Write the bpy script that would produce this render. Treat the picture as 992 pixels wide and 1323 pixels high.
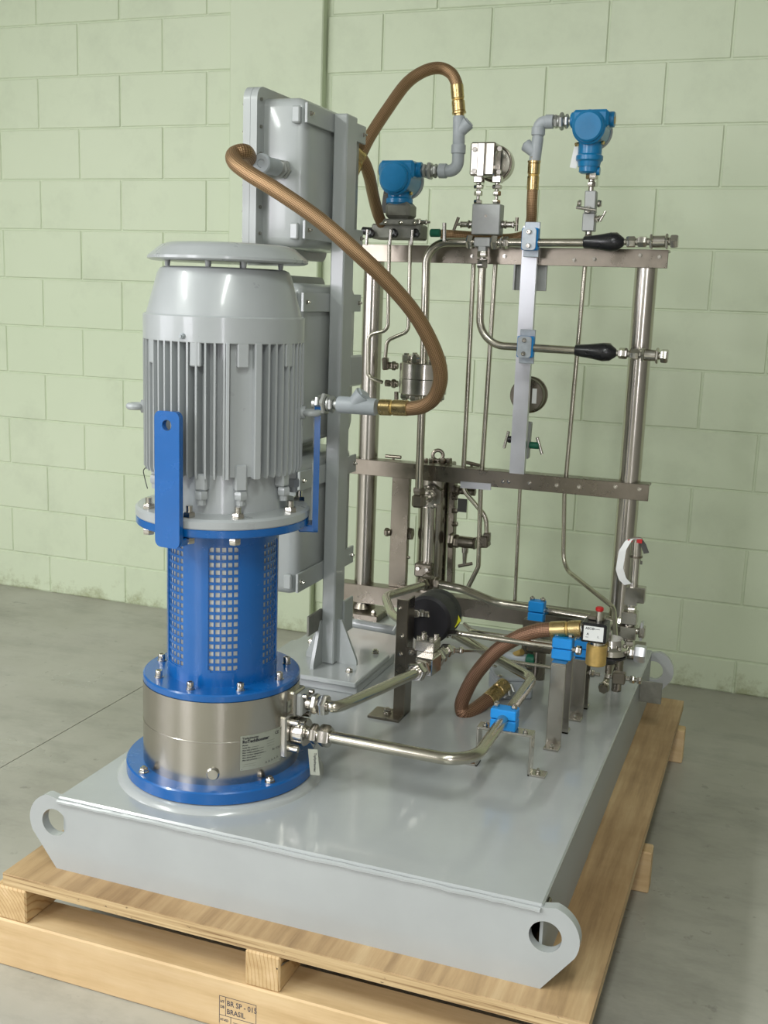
import bpy, math, random
from mathutils import Vector, Matrix
from mathutils.geometry import tessellate_polygon
random.seed(7)
for _o in list(bpy.data.objects): bpy.data.objects.remove(_o)
SC = bpy.context.scene
COL = SC.collection
R = math.radians

# ------------------------------------------------------------------ camera, light, exposure
FPX, CXP, CYP = 1413.43, 496.0, 661.5
CAM = Vector((0.2793, -1.5483, 0.9178)); YAW, PITCH, ROLL = 0.3501, -0.1945, 0.0353
_fw = Vector((-math.sin(YAW)*math.cos(PITCH), math.cos(YAW)*math.cos(PITCH), math.sin(PITCH)))
_r0 = Vector((math.cos(YAW), math.sin(YAW), 0)); _u0 = _r0.cross(_fw)
_rt = _r0*math.cos(ROLL) + _u0*math.sin(ROLL); _up = -_r0*math.sin(ROLL) + _u0*math.cos(ROLL)
cd = bpy.data.cameras.new('camera'); cam = bpy.data.objects.new('camera', cd); COL.objects.link(cam)
cd.sensor_fit = 'VERTICAL'; cd.sensor_height = 24; cd.lens = FPX*24/1323; cd.clip_start = .02
cam.matrix_world = Matrix(((_rt.x, _up.x, -_fw.x, CAM.x), (_rt.y, _up.y, -_fw.y, CAM.y), (_rt.z, _up.z, -_fw.z, CAM.z), (0, 0, 0, 1)))
SC.camera = cam

w = bpy.data.worlds.new('daylight'); SC.world = w; w.use_nodes = True
w.node_tree.nodes['Background'].inputs[0].default_value = (.75, .85, 1, 1)
w.node_tree.nodes['Background'].inputs[1].default_value = 1.0

ZF = -.328                       # the floor; the deck of the skid lies at z = 0
YW = 2.08                        # face of the block wall
XL, XR, YF, ZC = -4.3, 2.9, -5.2, 2.75   # the rest of the room

def area_light(name, loc, rot, sx, sy, power, col):
    l = bpy.data.lights.new(name, 'AREA'); l.shape = 'RECTANGLE'; l.size = sx; l.size_y = sy; l.energy = power; l.color = col
    o = bpy.data.objects.new(name, l); COL.objects.link(o); o.location = loc; o.rotation_euler = rot
    return o
# windows of the hall: (name, wall, centre along the wall, sill, head, width, power)
WINDOWS = [('front', -3.0, .55, 2.2, 1.6, 104), ('front', 2.05, .1, 2.0, .55, 46), ('left', -2.2, .6, 2.2, 2.4, 62)]
for wl, c, z0, z1, wd, pw in WINDOWS:
    zc = (z0+z1)/2
    if wl == 'front': area_light('window_daylight', (c, YF-.06, zc), (R(90), 0, 0), wd, z1-z0, pw, (.97, .94, 1))
    else: area_light('window_daylight', (XL-.06, c, zc), (R(90), 0, R(-90)), wd, z1-z0, pw, (.97, .94, 1))
LAMPS = [(-2.6, -1.6, 74), (.4, -1.6, 36), (-2.6, -4.0, 66), (.4, -4.0, 50)]
for x, y, pw in LAMPS:
    area_light('tube_light', (x, y, ZC-.085), (0, 0, 0), .22, 1.3, pw, (.95, 1, .95))

SC.view_settings.view_transform = 'Standard'; SC.view_settings.look = 'None'
SC.view_settings.gamma = 1; SC.view_settings.use_curve_mapping = False
SC.view_settings.exposure = 0.1

def at(px, py, x=None, y=None, z=None):
    """point of the place that lies under a photo pixel on a plane of known x, y or z"""
    d = _fw*FPX + _rt*(px-CXP) - _up*(py-CYP)
    i, v = (0, x) if x is not None else (1, y) if y is not None else (2, z)
    return CAM + d*((v-CAM[i])/d[i])

# ------------------------------------------------------------------ materials
MT = {}
def nodes(name):
    m = bpy.data.materials.new(name); m.use_nodes = True; MT[name] = m
    n = m.node_tree.nodes; return m, n, m.node_tree.links, n['Principled BSDF']
def ramp(n, l, fac, stops):
    r = n.new('ShaderNodeValToRGB'); e = r.color_ramp.elements
    while len(e) < len(stops): e.new(.5)
    for k, (p, c) in zip(e, stops): k.position = p; k.color = (*c, 1)
    l.new(fac, r.inputs[0]); return r.outputs[0]
def noise(n, l, scale, detail=4, vec=None, rough=.55):
    t = n.new('ShaderNodeTexNoise'); t.inputs['Scale'].default_value = scale; t.inputs['Detail'].default_value = detail; t.inputs['Roughness'].default_value = rough
    if vec is not None: l.new(vec, t.inputs['Vector'])
    return t.outputs['Fac']
def objco(n, l, sc=(1, 1, 1)):
    tc = n.new('ShaderNodeTexCoord'); mp = n.new('ShaderNodeMapping'); mp.inputs['Scale'].default_value = sc
    g = n.new('ShaderNodeNewGeometry'); l.new(g.outputs['Position'], mp.inputs['Vector']); return mp.outputs[0]
def bump(n, l, b, h, strength, dist=.002):
    k = n.new('ShaderNodeBump'); k.inputs['Strength'].default_value = strength; k.inputs['Distance'].default_value = dist
    l.new(h, k.inputs['Height']); l.new(k.outputs[0], b.inputs['Normal'])
def mat(name, col, rough=.5, metal=0, var=.08, vscale=18, coat=0, bmp=0, bscale=60, spec=.5, vstretch=(1, 1, 1), rvar=.1):
    m, n, l, b = nodes(name)
    co = objco(n, l, vstretch); f = noise(n, l, vscale, 5, co)
    lo = tuple(max(0, c*(1-var)) for c in col); hi = tuple(min(1, c*(1+var)) for c in col)
    l.new(ramp(n, l, f, [(.3, lo), (.7, hi)]), b.inputs['Base Color'])
    mr = n.new('ShaderNodeMapRange'); mr.inputs[1].default_value = .3; mr.inputs[2].default_value = .7
    mr.inputs[3].default_value = max(.02, rough*(1-rvar)); mr.inputs[4].default_value = min(1, rough*(1+rvar)); l.new(f, mr.inputs[0]); l.new(mr.outputs[0], b.inputs['Roughness'])
    b.inputs['Metallic'].default_value = metal; b.inputs['Specular IOR Level'].default_value = spec
    if coat: b.inputs['Coat Weight'].default_value = coat; b.inputs['Coat Roughness'].default_value = .08
    if bmp: bump(n, l, b, noise(n, l, bscale, 3, objco(n, l)), bmp)
    return m
mat('grey_paint', (.36, .385, .378), .30, var=.02, coat=.3, bmp=.04, bscale=45, rvar=.03)
mat('channel_paint', (.33, .35, .345), .55, var=.05)
mat('hall_paint', (.30, .29, .27), .7, var=.06, vscale=3)
mat('deck_paint', (.37, .388, .388), .22, var=.05, vscale=6, coat=.4, bmp=.05, bscale=30)
mat('motor_paint', (.35, .37, .375), .30, var=.03, coat=.3, bmp=.05, bscale=90)
mat('blue_paint', (.001, .093, .33), .26, var=.05, coat=.5, bmp=.03, bscale=40)
mat('transmitter_blue', (.001, .165, .37), .35, var=.12, coat=.3, bmp=.1, bscale=120)
mat('clamp_blue', (.005, .25, .68), .45, var=.04)
mat('stainless', (.55, .525, .475), .20, 1, var=.08, rvar=.3, vscale=25)
mat('stainless_brushed', (.47, .445, .395), .23, 1, var=.07, rvar=.25, vscale=9, vstretch=(1, 1, .25), bmp=.02, bscale=200)
mat('stainless_dull', (.25, .222, .182), .30, 1, var=.16, rvar=.25, vscale=14)
mat('pipe_stainless', (.48, .455, .38), .22, 1, var=.08, rvar=.2, vscale=20)
mat('zinc', (.48, .49, .47), .42, .9, var=.1, vscale=40)
mat('aluminium', (.62, .63, .66), .36, .95, var=.06, vscale=12, rvar=.2)
mat('clamp_metal', (.42, .46, .49), .45, .6, var=.15, vscale=60)
mat('conduit_grey', (.36, .39, .41), .42, 0, var=.08, vscale=50, bmp=.08)
mat('manifold_grey', (.34, .35, .34), .45, .45, var=.06, vscale=60)
mat('cast_grey', (.22, .22, .19), .5, .5, var=.15, vscale=60, bmp=.15)
mat('brass', (.56, .42, .20), .28, 1, var=.12, vscale=60)
mat('brass_matt', (.55, .38, .13), .45, .7, var=.12, vscale=60)
mat('black_plastic', (.012, .012, .014), .28, var=.1)
mat('black_matt', (.010, .009, .012), .5, var=.2)
mat('white_label', (.75, .76, .74), .5, var=.03)
mat('print_black', (.02, .02, .025), .5)
mat('print_wood', (.06, .055, .07), .7)
mat('red_plastic', (.45, .01, .01), .4)
mat('green_plastic', (.005, .11, .06), .4)
mat('yellow_sticker', (.75, .72, .02), .5)
mat('name_plate', (.36, .375, .31), .38, .35, var=.04)
mat('dark_tag', (.06, .06, .055), .5)
mat('galvanised_inner', (.66, .65, .60), .45, .3, var=.1)
mat('glass_clear', (.8, .85, .82), .08, 0)
mat('window_paint', (.6, .62, .6), .4)
mat('ceiling_paint', (.42, .42, .40), .8)
mat('lamp_white', (.8, .8, .8), .4)

def m_wall():
    m, n, l, b = nodes('wall_paint')
    p = objco(n, l)
    a = ramp(n, l, noise(n, l, .9, 3, p), [(.3, (.545, .62, .44)), (.7, (.60, .665, .49))])
    s = ramp(n, l, noise(n, l, 5, 6, p, .7), [(.25, (.90, .90, .90)), (.5, (1, 1, 1)), (1, (1, 1, 1))])
    # dirt and chipped paint along the foot of the wall
    sx = n.new('ShaderNodeSeparateXYZ'); l.new(p, sx.inputs[0])
    mr = n.new('ShaderNodeMapRange'); mr.inputs[1].default_value = ZF; mr.inputs[2].default_value = ZF+.30; mr.inputs[3].default_value = 1; mr.inputs[4].default_value = 0; l.new(sx.outputs[2], mr.inputs[0])
    nz = noise(n, l, 11, 8, p, .75)
    mu = n.new('ShaderNodeMath'); mu.operation = 'MULTIPLY'; l.new(mr.outputs[0], mu.inputs[0]); l.new(nz, mu.inputs[1])
    d = ramp(n, l, mu.outputs[0], [(.42, (1, 1, 1)), (.58, (.62, .60, .50))])
    x1 = n.new('ShaderNodeMixRGB'); x1.blend_type = 'MULTIPLY'; x1.inputs[0].default_value = 1; l.new(a, x1.inputs[1]); l.new(s, x1.inputs[2])
    x2 = n.new('ShaderNodeMixRGB'); x2.blend_type = 'MULTIPLY'; x2.inputs[0].default_value = 1; l.new(x1.outputs[0], x2.inputs[1]); l.new(d, x2.inputs[2])
    l.new(x2.outputs[0], b.inputs['Base Color']); b.inputs['Roughness'].default_value = .55
    bump(n, l, b, noise(n, l, 22, 5, p, .6), .14, .004)
m_wall()
def m_floor():
    m, n, l, b = nodes('floor_concrete')
    p = objco(n, l)
    a = ramp(n, l, noise(n, l, 1.3, 7, p, .65), [(.25, (.29, .28, .235)), (.5, (.39, .378, .328)), (.75, (.47, .455, .41))])
    s = ramp(n, l, noise(n, l, 3.4, 8, objco(n, l, (1, 2.2, 1)), .7), [(.3, (.72, .72, .72)), (.52, (1, 1, 1)), (.8, (1.0, 1.0, .98))])
    t = ramp(n, l, noise(n, l, 26, 4, p), [(.27, (.55, .55, .55)), (.34, (1, 1, 1))])
    x1 = n.new('ShaderNodeMixRGB'); x1.blend_type = 'MULTIPLY'; x1.inputs[0].default_value = .9; l.new(a, x1.inputs[1]); l.new(s, x1.inputs[2])
    x2 = n.new('ShaderNodeMixRGB'); x2.blend_type = 'MULTIPLY'; x2.inputs[0].default_value = .6; l.new(x1.outputs[0], x2.inputs[1]); l.new(t, x2.inputs[2])
    l.new(x2.outputs[0], b.inputs['Base Color'])
    l.new(ramp(n, l, noise(n, l, 2.2, 6, p), [(.3, (.26, .26, .26)), (.7, (.48, .48, .48))]), b.inputs['Roughness'])
    bump(n, l, b, noise(n, l, 40, 5, p), .05, .002)
m_floor()
def m_wood(name, c0, c1, c2, stretch, scale=6, rings=None, blotch=.4):
    m, n, l, b = nodes(name)
    p = objco(n, l, stretch)
    g = noise(n, l, scale, 9, p, .68)
    a = ramp(n, l, g, [(.28, c0), (.5, c1), (.72, c2)])
    if rings:      # growth rings of an end grain round a centre outside the piece
        q = objco(n, l); vm = n.new('ShaderNodeVectorMath'); vm.operation = 'DISTANCE'; vm.inputs[1].default_value = rings; l.new(q, vm.inputs[0])
        nz = noise(n, l, 14, 3, q); ad = n.new('ShaderNodeMath'); ad.operation = 'MULTIPLY_ADD'; l.new(nz, ad.inputs[0]); ad.inputs[1].default_value = .012; l.new(vm.outputs['Value'], ad.inputs[2])
        mu = n.new('ShaderNodeMath'); mu.operation = 'MULTIPLY'; l.new(ad.outputs[0], mu.inputs[0]); mu.inputs[1].default_value = 900
        si = n.new('ShaderNodeMath'); si.operation = 'SINE'; l.new(mu.outputs[0], si.inputs[0])
        rr = ramp(n, l, si.outputs[0], [(.0, (1, 1, 1)), (.75, (.95, .9, .82)), (1, (.66, .52, .36))])
        x = n.new('ShaderNodeMixRGB'); x.blend_type = 'MULTIPLY'; x.inputs[0].default_value = .8; l.new(a, x.inputs[1]); l.new(rr, x.inputs[2]); a = x.outputs[0]
    blot = ramp(n, l, noise(n, l, 2.3, 5, objco(n, l), .6), [(.36, (.62, .55, .47)), (.58, (1, 1, 1))])
    x = n.new('ShaderNodeMixRGB'); x.blend_type = 'MULTIPLY'; x.inputs[0].default_value = blotch; l.new(a, x.inputs[1]); l.new(blot, x.inputs[2])
    l.new(x.outputs[0], b.inputs['Base Color']); b.inputs['Roughness'].default_value = .62
    bump(n, l, b, g, .12, .002)
m_wood('plywood_face', (.27, .17, .085), (.46, .31, .16), (.60, .44, .25), (11, .7, 9), 2.6, blotch=.8)
m_wood('pine_along_x', (.50, .335, .16), (.64, .46, .25), (.72, .55, .33), (.7, 9, 9), 3.0)
m_wood('pine_along_y', (.46, .30, .14), (.58, .41, .21), (.68, .5, .29), (9, .7, 9), 3.0, rings=(-1.1, -.06, -.29))
def m_plyedge():
    m, n, l, b = nodes('plywood_edge')
    p = objco(n, l, (3, 3, 170)); g = noise(n, l, 1.0, 5, p, .6)
    a = ramp(n, l, g, [(.34, (.20, .11, .045)), (.46, (.46, .32, .16)), (.66, (.60, .45, .25))])
    v = ramp(n, l, noise(n, l, 60, 3, objco(n, l, (1, 1, 2.5))), [(.26, (.12, .10, .08)), (.32, (1, 1, 1))])
    x = n.new('ShaderNodeMixRGB'); x.blend_type = 'MULTIPLY'; x.inputs[0].default_value = .8; l.new(a, x.inputs[1]); l.new(v, x.inputs[2])
    l.new(x.outputs[0], b.inputs['Base Color']); b.inputs['Roughness'].default_value = .7
m_plyedge()
def m_braid(name, c0, c1):
    m, n, l, b = nodes(name)
    uv = n.new('ShaderNodeUVMap'); sp = n.new('ShaderNodeSeparateXYZ'); l.new(uv.outputs[0], sp.inputs[0])
    def wave(sign):
        a = n.new('ShaderNodeMath'); a.operation = 'MULTIPLY'; l.new(sp.outputs[0], a.inputs[0]); a.inputs[1].default_value = 13*2*math.pi
        c = n.new('ShaderNodeMath'); c.operation = 'MULTIPLY_ADD'; l.new(sp.outputs[1], c.inputs[0]); c.inputs[1].default_value = sign*2*math.pi/.0062; l.new(a.outputs[0], c.inputs[2])
        s = n.new('ShaderNodeMath'); s.operation = 'SINE'; l.new(c.outputs[0], s.inputs[0]); return s.outputs[0]
    mx = n.new('ShaderNodeMath'); mx.operation = 'MULTIPLY'; l.new(wave(1), mx.inputs[0]); l.new(wave(-1), mx.inputs[1])
    mr = n.new('ShaderNodeMapRange'); mr.inputs[1].default_value = -1; mr.inputs[2].default_value = 1; l.new(mx.outputs[0], mr.inputs[0])
    l.new(ramp(n, l, mr.outputs[0], [(.15, c0), (.75, c1)]), b.inputs['Base Color'])
    b.inputs['Metallic'].default_value = .75; b.inputs['Roughness'].default_value = .42
    bump(n, l, b, mr.outputs[0], .5, .0012)
m_braid('bronze_braid', (.15, .088, .042), (.47, .30, .165))
m_braid('copper_braid', (.12, .06, .035), (.38, .22, .14))

# ------------------------------------------------------------------ mesh builder
def frame(d, up=None):
    d = Vector(d).normalized(); a = Vector(up) if up is not None else (Vector((0, 0, 1)) if abs(d.z) < .9 else Vector((0, 1, 0)))
    u = a.cross(d)
    if u.length < 1e-6: u = Vector((1, 0, 0)).cross(d)
    u.normalize(); return u, d.cross(u), d
class MB:
    def __init__(s): s.v = []; s.f = []; s.uv = {}
    def add(s, vs, fs):
        o = len(s.v); s.v += [Vector(q) for q in vs]; s.f += [tuple(i+o for i in q) for q in fs]; return s
    def obox(s, c, ax, b=0):
        """box with centre c and half axes ax (three vectors), edges chamfered by b"""
        c = Vector(c); A = [Vector(a) for a in ax]; L = [a.length for a in A]; U = [a.normalized() for a in A]
        if U[0].cross(U[1]).dot(U[2]) < 0: U[2] = -U[2]
        b = min(b, min(L)*.9)
        if b <= 0:
            vs = [c + U[0]*L[0]*i + U[1]*L[1]*j + U[2]*L[2]*k for k in (-1, 1) for j in (-1, 1) for i in (-1, 1)]
            return s.add(vs, [(0, 2, 3, 1), (4, 5, 7, 6), (0, 1, 5, 4), (2, 6, 7, 3), (0, 4, 6, 2), (1, 3, 7, 5)])
        vs = []; idx = {}
        for sg in [(i, j, k) for k in (-1, 1) for j in (-1, 1) for i in (-1, 1)]:
            for a in range(3):
                q = c.copy()
                for e in range(3): q += U[e]*sg[e]*(L[e] if e == a else L[e]-b)
                idx[sg, a] = len(vs); vs.append(q)
        fs = []
        def quad(*q):
            n = (vs[q[1]]-vs[q[0]]).cross(vs[q[2]]-vs[q[0]]); m = sum((vs[i] for i in q), Vector())/len(q)-c
            fs.append(tuple(q) if n.dot(m) > 0 else tuple(reversed(q)))
        for a in range(3):
            e, g = (a+1) % 3, (a+2) % 3
            for sa in (-1, 1):
                def sg(x, y): t = [0]*3; t[a] = sa; t[e] = x; t[g] = y; return tuple(t)
                quad(*[idx[sg(x, y), a] for x, y in ((-1, -1), (1, -1), (1, 1), (-1, 1))])
            for x in (-1, 1):
                for y in (-1, 1):
                    def sh(z): t = [0]*3; t[a] = z; t[e] = x; t[g] = y; return tuple(t)
                    quad(idx[sh(-1), e], idx[sh(1), e], idx[sh(1), g], idx[sh(-1), g])
        for sg3 in [(i, j, k) for k in (-1, 1) for j in (-1, 1) for i in (-1, 1)]: quad(*[idx[sg3, a] for a in range(3)])
        return s.add(vs, fs)
    def box(s, x0, x1, y0, y1, z0, z1, b=0):
        return s.obox(((x0+x1)/2, (y0+y1)/2, (z0+z1)/2), ((abs(x1-x0)/2, 0, 0), (0, abs(y1-y0)/2, 0), (0, 0, abs(z1-z0)/2)), b)
    def bar(s, p0, p1, w, h, up=None, b=0):
        p0, p1 = Vector(p0), Vector(p1); u, v, d = frame(p1-p0, up)
        return s.obox((p0+p1)/2, (u*w/2, v*h/2, d*(p1-p0).length/2), b)
    def lathe(s, o, d, prof, n=24, a0=0, up=None):
        """prof: (distance along d, radius)"""
        o = Vector(o); u, v, d = frame(d, up); k0 = len(s.v); vs = []; fs = []; rows = []
        for h, r in prof:
            if r < 1e-6: rows.append([len(vs)]); vs.append(o+d*h)
            else:
                rows.append(list(range(len(vs), len(vs)+n)))
                for i in range(n): a = a0+2*math.pi*i/n; vs.append(o+d*h+(u*math.cos(a)+v*math.sin(a))*r)
        for A, B in zip(rows, rows[1:]):
            if len(A) == 1 and len(B) == 1: continue
            for i in range(n):
                j = (i+1) % n
                if len(A) == 1: fs.append((A[0], B[j], B[i]))
                elif len(B) == 1: fs.append((A[i], A[j], B[0]))
                else: fs.append((A[i], A[j], B[j], B[i]))
        if len(rows[0]) > 1: fs.append(tuple(reversed(rows[0])))
        if len(rows[-1]) > 1: fs.append(tuple(rows[-1]))
        return s.add(vs, fs)
    def cyl(s, p0, p1, r, r2=None, n=20, c=0):
        p0, p1 = Vector(p0), Vector(p1); L = (p1-p0).length; r2 = r if r2 is None else r2
        pr = [(0, r), (L, r2)] if not c else [(0, r-c), (c, r), (L-c, r2), (L, r2-c)]
        return s.lathe(p0, p1-p0, pr, n)
    def hexa(s, p0, p1, af, a0=0):
        p0, p1 = Vector(p0), Vector(p1); L = (p1-p0).length; r = af/math.sqrt(3); c = min(.12*af, L*.25)
        return s.lathe(p0, p1-p0, [(0, r*.88), (c, r), (L-c, r), (L, r*.88)], 6, a0)
    def ball(s, c, r, n=14, sq=1, d=(0, 0, 1)):
        k = 8; return s.lathe(Vector(c)-Vector(d).normalized()*r*sq, d, [(r*sq*(1-math.cos(math.pi*i/k)), r*math.sin(math.pi*i/k)) for i in range(k+1)], n)
    def path(s, pts, bend, seg=8):
        P = [Vector(q) for q in pts]; out = [P[0]]
        for i in range(1, len(P)-1):
            a, b, c = P[i-1], P[i], P[i+1]; u = (a-b); v = (c-b); lu, lv = u.length, v.length; u.normalize(); v.normalize()
            ang = u.angle(v)
            if ang > math.pi-.02: continue
            t = min(bend/math.tan(ang/2), lu*.49, lv*.49)
            q0, q1 = b+u*t, b+v*t
            rr = t*math.tan(ang/2); bis = (u+v).normalized(); cc = b+bis*(rr/math.sin(ang/2)); e0, e1 = q0-cc, q1-cc
            tot = e0.angle(e1); axn = e0.cross(e1).normalized()
            for k in range(seg+1): out.append(cc + Matrix.Rotation(tot*k/seg, 3, axn) @ e0)
        out.append(P[-1]); return out
    def sweep(s, P, r, n=12):
        u = v = None; vs = []; fs = []; L = 0; Ls = []; rr = r if callable(r) else (lambda t: r)
        for i, p in enumerate(P):
            d = (P[min(i+1, len(P)-1)]-P[max(i-1, 0)]).normalized()
            if u is None: u, v, _ = frame(d)
            else: u = (u-d*u.dot(d)).normalized(); v = d.cross(u)
            if i: L += (p-P[i-1]).length
            Ls.append(L); q = rr(i/(len(P)-1))
            for k in range(n): a = 2*math.pi*k/n; vs.append(p+(u*math.cos(a)+v*math.sin(a))*q)
        o = len(s.v); fo = len(s.f)
        for i in range(len(P)-1):
            for k in range(n):
                j = (k+1) % n; s.uv[fo+len(fs)] = ((k/n, Ls[i]), ((k+1)/n, Ls[i]), ((k+1)/n, Ls[i+1]), (k/n, Ls[i+1]))
                fs.append((i*n+k, i*n+j, (i+1)*n+j, (i+1)*n+k))
        fs.append(tuple(reversed(range(n)))); fs.append(tuple(range((len(P)-1)*n, len(P)*n)))
        return s.add(vs, fs)
    def tube(s, pts, r, bend=.03, n=12, seg=8): return s.sweep(s.path(pts, bend, seg), r, n)
    def spline(s, pts, r, n=16, sub=10):
        P = [Vector(q) for q in pts]; P = [P[0]*2-P[1]]+P+[P[-1]*2-P[-2]]; out = []
        for i in range(1, len(P)-2):
            for k in range(sub):
                t = k/sub; a, b, c, d = P[i-1], P[i], P[i+1], P[i+2]
                out.append(.5*((2*b)+(c-a)*t+(2*a-5*b+4*c-d)*t*t+(3*b-a-3*c+d)*t**3))
        out.append(P[-2]); return s.sweep(out, r, n)
    def torus(s, c, d, Rr, r, n=28, m=10):
        c = Vector(c); u, v, d = frame(d); vs = []; fs = []
        for i in range(n):
            a = 2*math.pi*i/n; e = u*math.cos(a)+v*math.sin(a)
            for k in range(m): b = 2*math.pi*k/m; vs.append(c+e*(Rr+r*math.cos(b))+d*r*math.sin(b))
        for i in range(n):
            for k in range(m): fs.append((i*m+k, ((i+1) % n)*m+k, ((i+1) % n)*m+(k+1) % m, i*m+(k+1) % m))
        return s.add(vs, fs)
    def prism(s, o, u, v, dvec, outer, holes=()):
        """polygon (2-D loop in u, v round o), with holes, extruded by dvec"""
        o, u, v, dv = Vector(o), Vector(u), Vector(v), Vector(dvec); loops = [list(outer)]+[list(h) for h in holes]
        flat = [q for lp in loops for q in lp]; tri = tessellate_polygon([[Vector((a, b, 0)) for a, b in lp] for lp in loops])
        N = len(flat); vs = [o+u*a+v*b for a, b in flat]+[o+u*a+v*b+dv for a, b in flat]; fs = []
        nrm = u.cross(v); flip = nrm.dot(dv) > 0
        for t in tri:
            a, b, c = [Vector((*flat[i], 0)) for i in t]; ccw = (b-a).cross(c-a).z > 0
            t = tuple(t) if ccw else tuple(reversed(t))
            fs.append(tuple(reversed(t)) if flip else t); fs.append(tuple(i+N for i in t) if flip else tuple(i+N for i in reversed(t)))
        k = 0
        for lp in loops:
            n = len(lp); area = sum(lp[i][0]*lp[(i+1) % n][1]-lp[(i+1) % n][0]*lp[i][1] for i in range(n)); out = (area > 0) == (lp is loops[0])
            for i in range(n):
                a, b = k+i, k+(i+1) % n; q = (a, b, b+N, a+N)
                fs.append(q if out == flip else tuple(reversed(q)))
            k += n
        return s.add(vs, fs)
    def mesh(s, name, org=Vector((0, 0, 0)), smooth=True):
        me = bpy.data.meshes.new(name); me.from_pydata([tuple(q-org) for q in s.v], [], s.f)
        if s.uv:
            ul = me.uv_layers.new(name='UVMap')
            for fi, uvs in s.uv.items():
                p = me.polygons[fi]
                for li, t in zip(p.loop_indices, uvs): ul.data[li].uv = t
        if smooth:
            me.shade_smooth(); me.set_sharp_from_angle(angle=R(34))
        me.update(); return me
    def build(s, name, m, parent=None, smooth=True):
        org = WORG.get(parent.name, Vector()) if parent is not None else Vector()
        if parent is None and s.v:      # a thing of one mesh: origin at its base
            lo = Vector([min(q[i] for q in s.v) for i in range(3)]); hi = Vector([max(q[i] for q in s.v) for i in range(3)])
            org = Vector(((lo.x+hi.x)/2, (lo.y+hi.y)/2, lo.z))
        me = s.mesh(name, org, smooth); me.materials.append(MT[m] if isinstance(m, str) else m)
        o = bpy.data.objects.new(name, me); COL.objects.link(o)
        if parent is not None: o.parent = parent
        else: o.location = org
        WORG[o.name] = org.copy()
        return o
WORG = {}
def thing(name, label, cat, loc, group=None):
    o = bpy.data.objects.new(name, None); COL.objects.link(o); o.empty_display_size = .05; o.location = loc
    o['label'] = label; o['category'] = cat
    if group: o['group'] = group
    WORG[o.name] = Vector(loc); return o
def tag(o, label, cat, group=None):
    o['label'] = label; o['category'] = cat
    if group: o['group'] = group
    return o
def struct(o, label=None):
    o['kind'] = 'structure'
    if label: o['label'] = label
    return o
def inst(me, name, parent, loc, rot=None, m=None):
    """an object that shares mesh data: loc in world space, rot a 3x3 or Euler"""
    o = bpy.data.objects.new(name, me); COL.objects.link(o); o.parent = parent
    q = Vector(loc)-(WORG[parent.name] if parent is not None else Vector())
    mw = Matrix.Translation(q)
    if rot is not None: mw = mw @ rot.to_4x4()
    o.matrix_local = mw; WORG[o.name] = Vector(loc); return o
def rotz(d, up=None):
    """rotation that takes +z to d"""
    u, v, d = frame(d, up); return Matrix((u, v, d)).transposed()
def arc(cx, cy, r, a0, a1, n): return [(cx+r*math.cos(R(a0+(a1-a0)*i/n)), cy+r*math.sin(R(a0+(a1-a0)*i/n))) for i in range(n+1)]
def circ(cx, cy, r, n=28): return arc(cx, cy, r, 0, 360, n)[:-1]
def rrect(x0, x1, y0, y1, r, n=5):
    return arc(x1-r, y1-r, r, 0, 90, n)+arc(x0+r, y1-r, r, 90, 180, n)+arc(x0+r, y0+r, r, 180, 270, n)+arc(x1-r, y0+r, r, 270, 360, n)
def text2d(body, size, align='LEFT', bold=0):
    """flat outline mesh of a line of lettering: list of 2-D points and faces"""
    c = bpy.data.curves.new('lettering', 'FONT'); c.body = body; c.size = size; c.align_x = align; c.resolution_u = 2; c.offset = bold
    o = bpy.data.objects.new('lettering', c); COL.objects.link(o); dg = bpy.context.evaluated_depsgraph_get(); e = o.evaluated_get(dg); me = e.to_mesh()
    vs = [(q.co.x, q.co.y) for q in me.vertices]; fs = [tuple(p.vertices) for p in me.polygons]; e.to_mesh_clear()
    bpy.data.objects.remove(o); bpy.data.curves.remove(c); return vs, fs
# shared small meshes (axis +z, foot at the origin)
def shared(name, fn, m):
    b = MB(); fn(b); me = b.mesh(name); me.materials.append(MT[m]); return me
def _hexbolt(b): b.cyl((0, 0, 0), (0, 0, .0016), .0095, n=14); b.hexa((0, 0, .0016), (0, 0, .0085), .0145); b.cyl((0, 0, .0085), (0, 0, .0115), .0042, n=10)
def _stud(b): b.cyl((0, 0, 0), (0, 0, .002), .0125, n=16); b.hexa((0, 0, .002), (0, 0, .013), .0195); b.cyl((0, 0, .013), (0, 0, .024), .006, n=12)
def _socket(b): b.cyl((0, 0, 0), (0, 0, .002), .0085, n=14); b.lathe((0, 0, .002), (0, 0, 1), [(0, .0068), (.011, .0068), (.0125, .006), (.0125, .0035), (.008, .0032)], 14)
def _smallbolt(b): b.cyl((0, 0, 0), (0, 0, .001), .0055, n=12); b.hexa((0, 0, .001), (0, 0, .005), .0085); b.cyl((0, 0, .005), (0, 0, .009), .0026, n=8)
def _capbolt(b): b.lathe((0, 0, 0), (0, 0, 1), [(0, .0058), (.007, .0058), (.008, .005), (.008, .003), (.005, .0028)], 12)
HEXBOLT = shared('hex_bolt', _hexbolt, 'stainless'); STUD = shared('stud_nut', _stud, 'stainless'); SOCKET = shared('socket_screw', _socket, 'stainless')
SMALLBOLT = shared('small_bolt', _smallbolt, 'stainless'); CAPBOLT = shared('cap_screw', _capbolt, 'stainless')
GREYBOLT = shared('painted_bolt', _smallbolt, 'conduit_grey')
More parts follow.
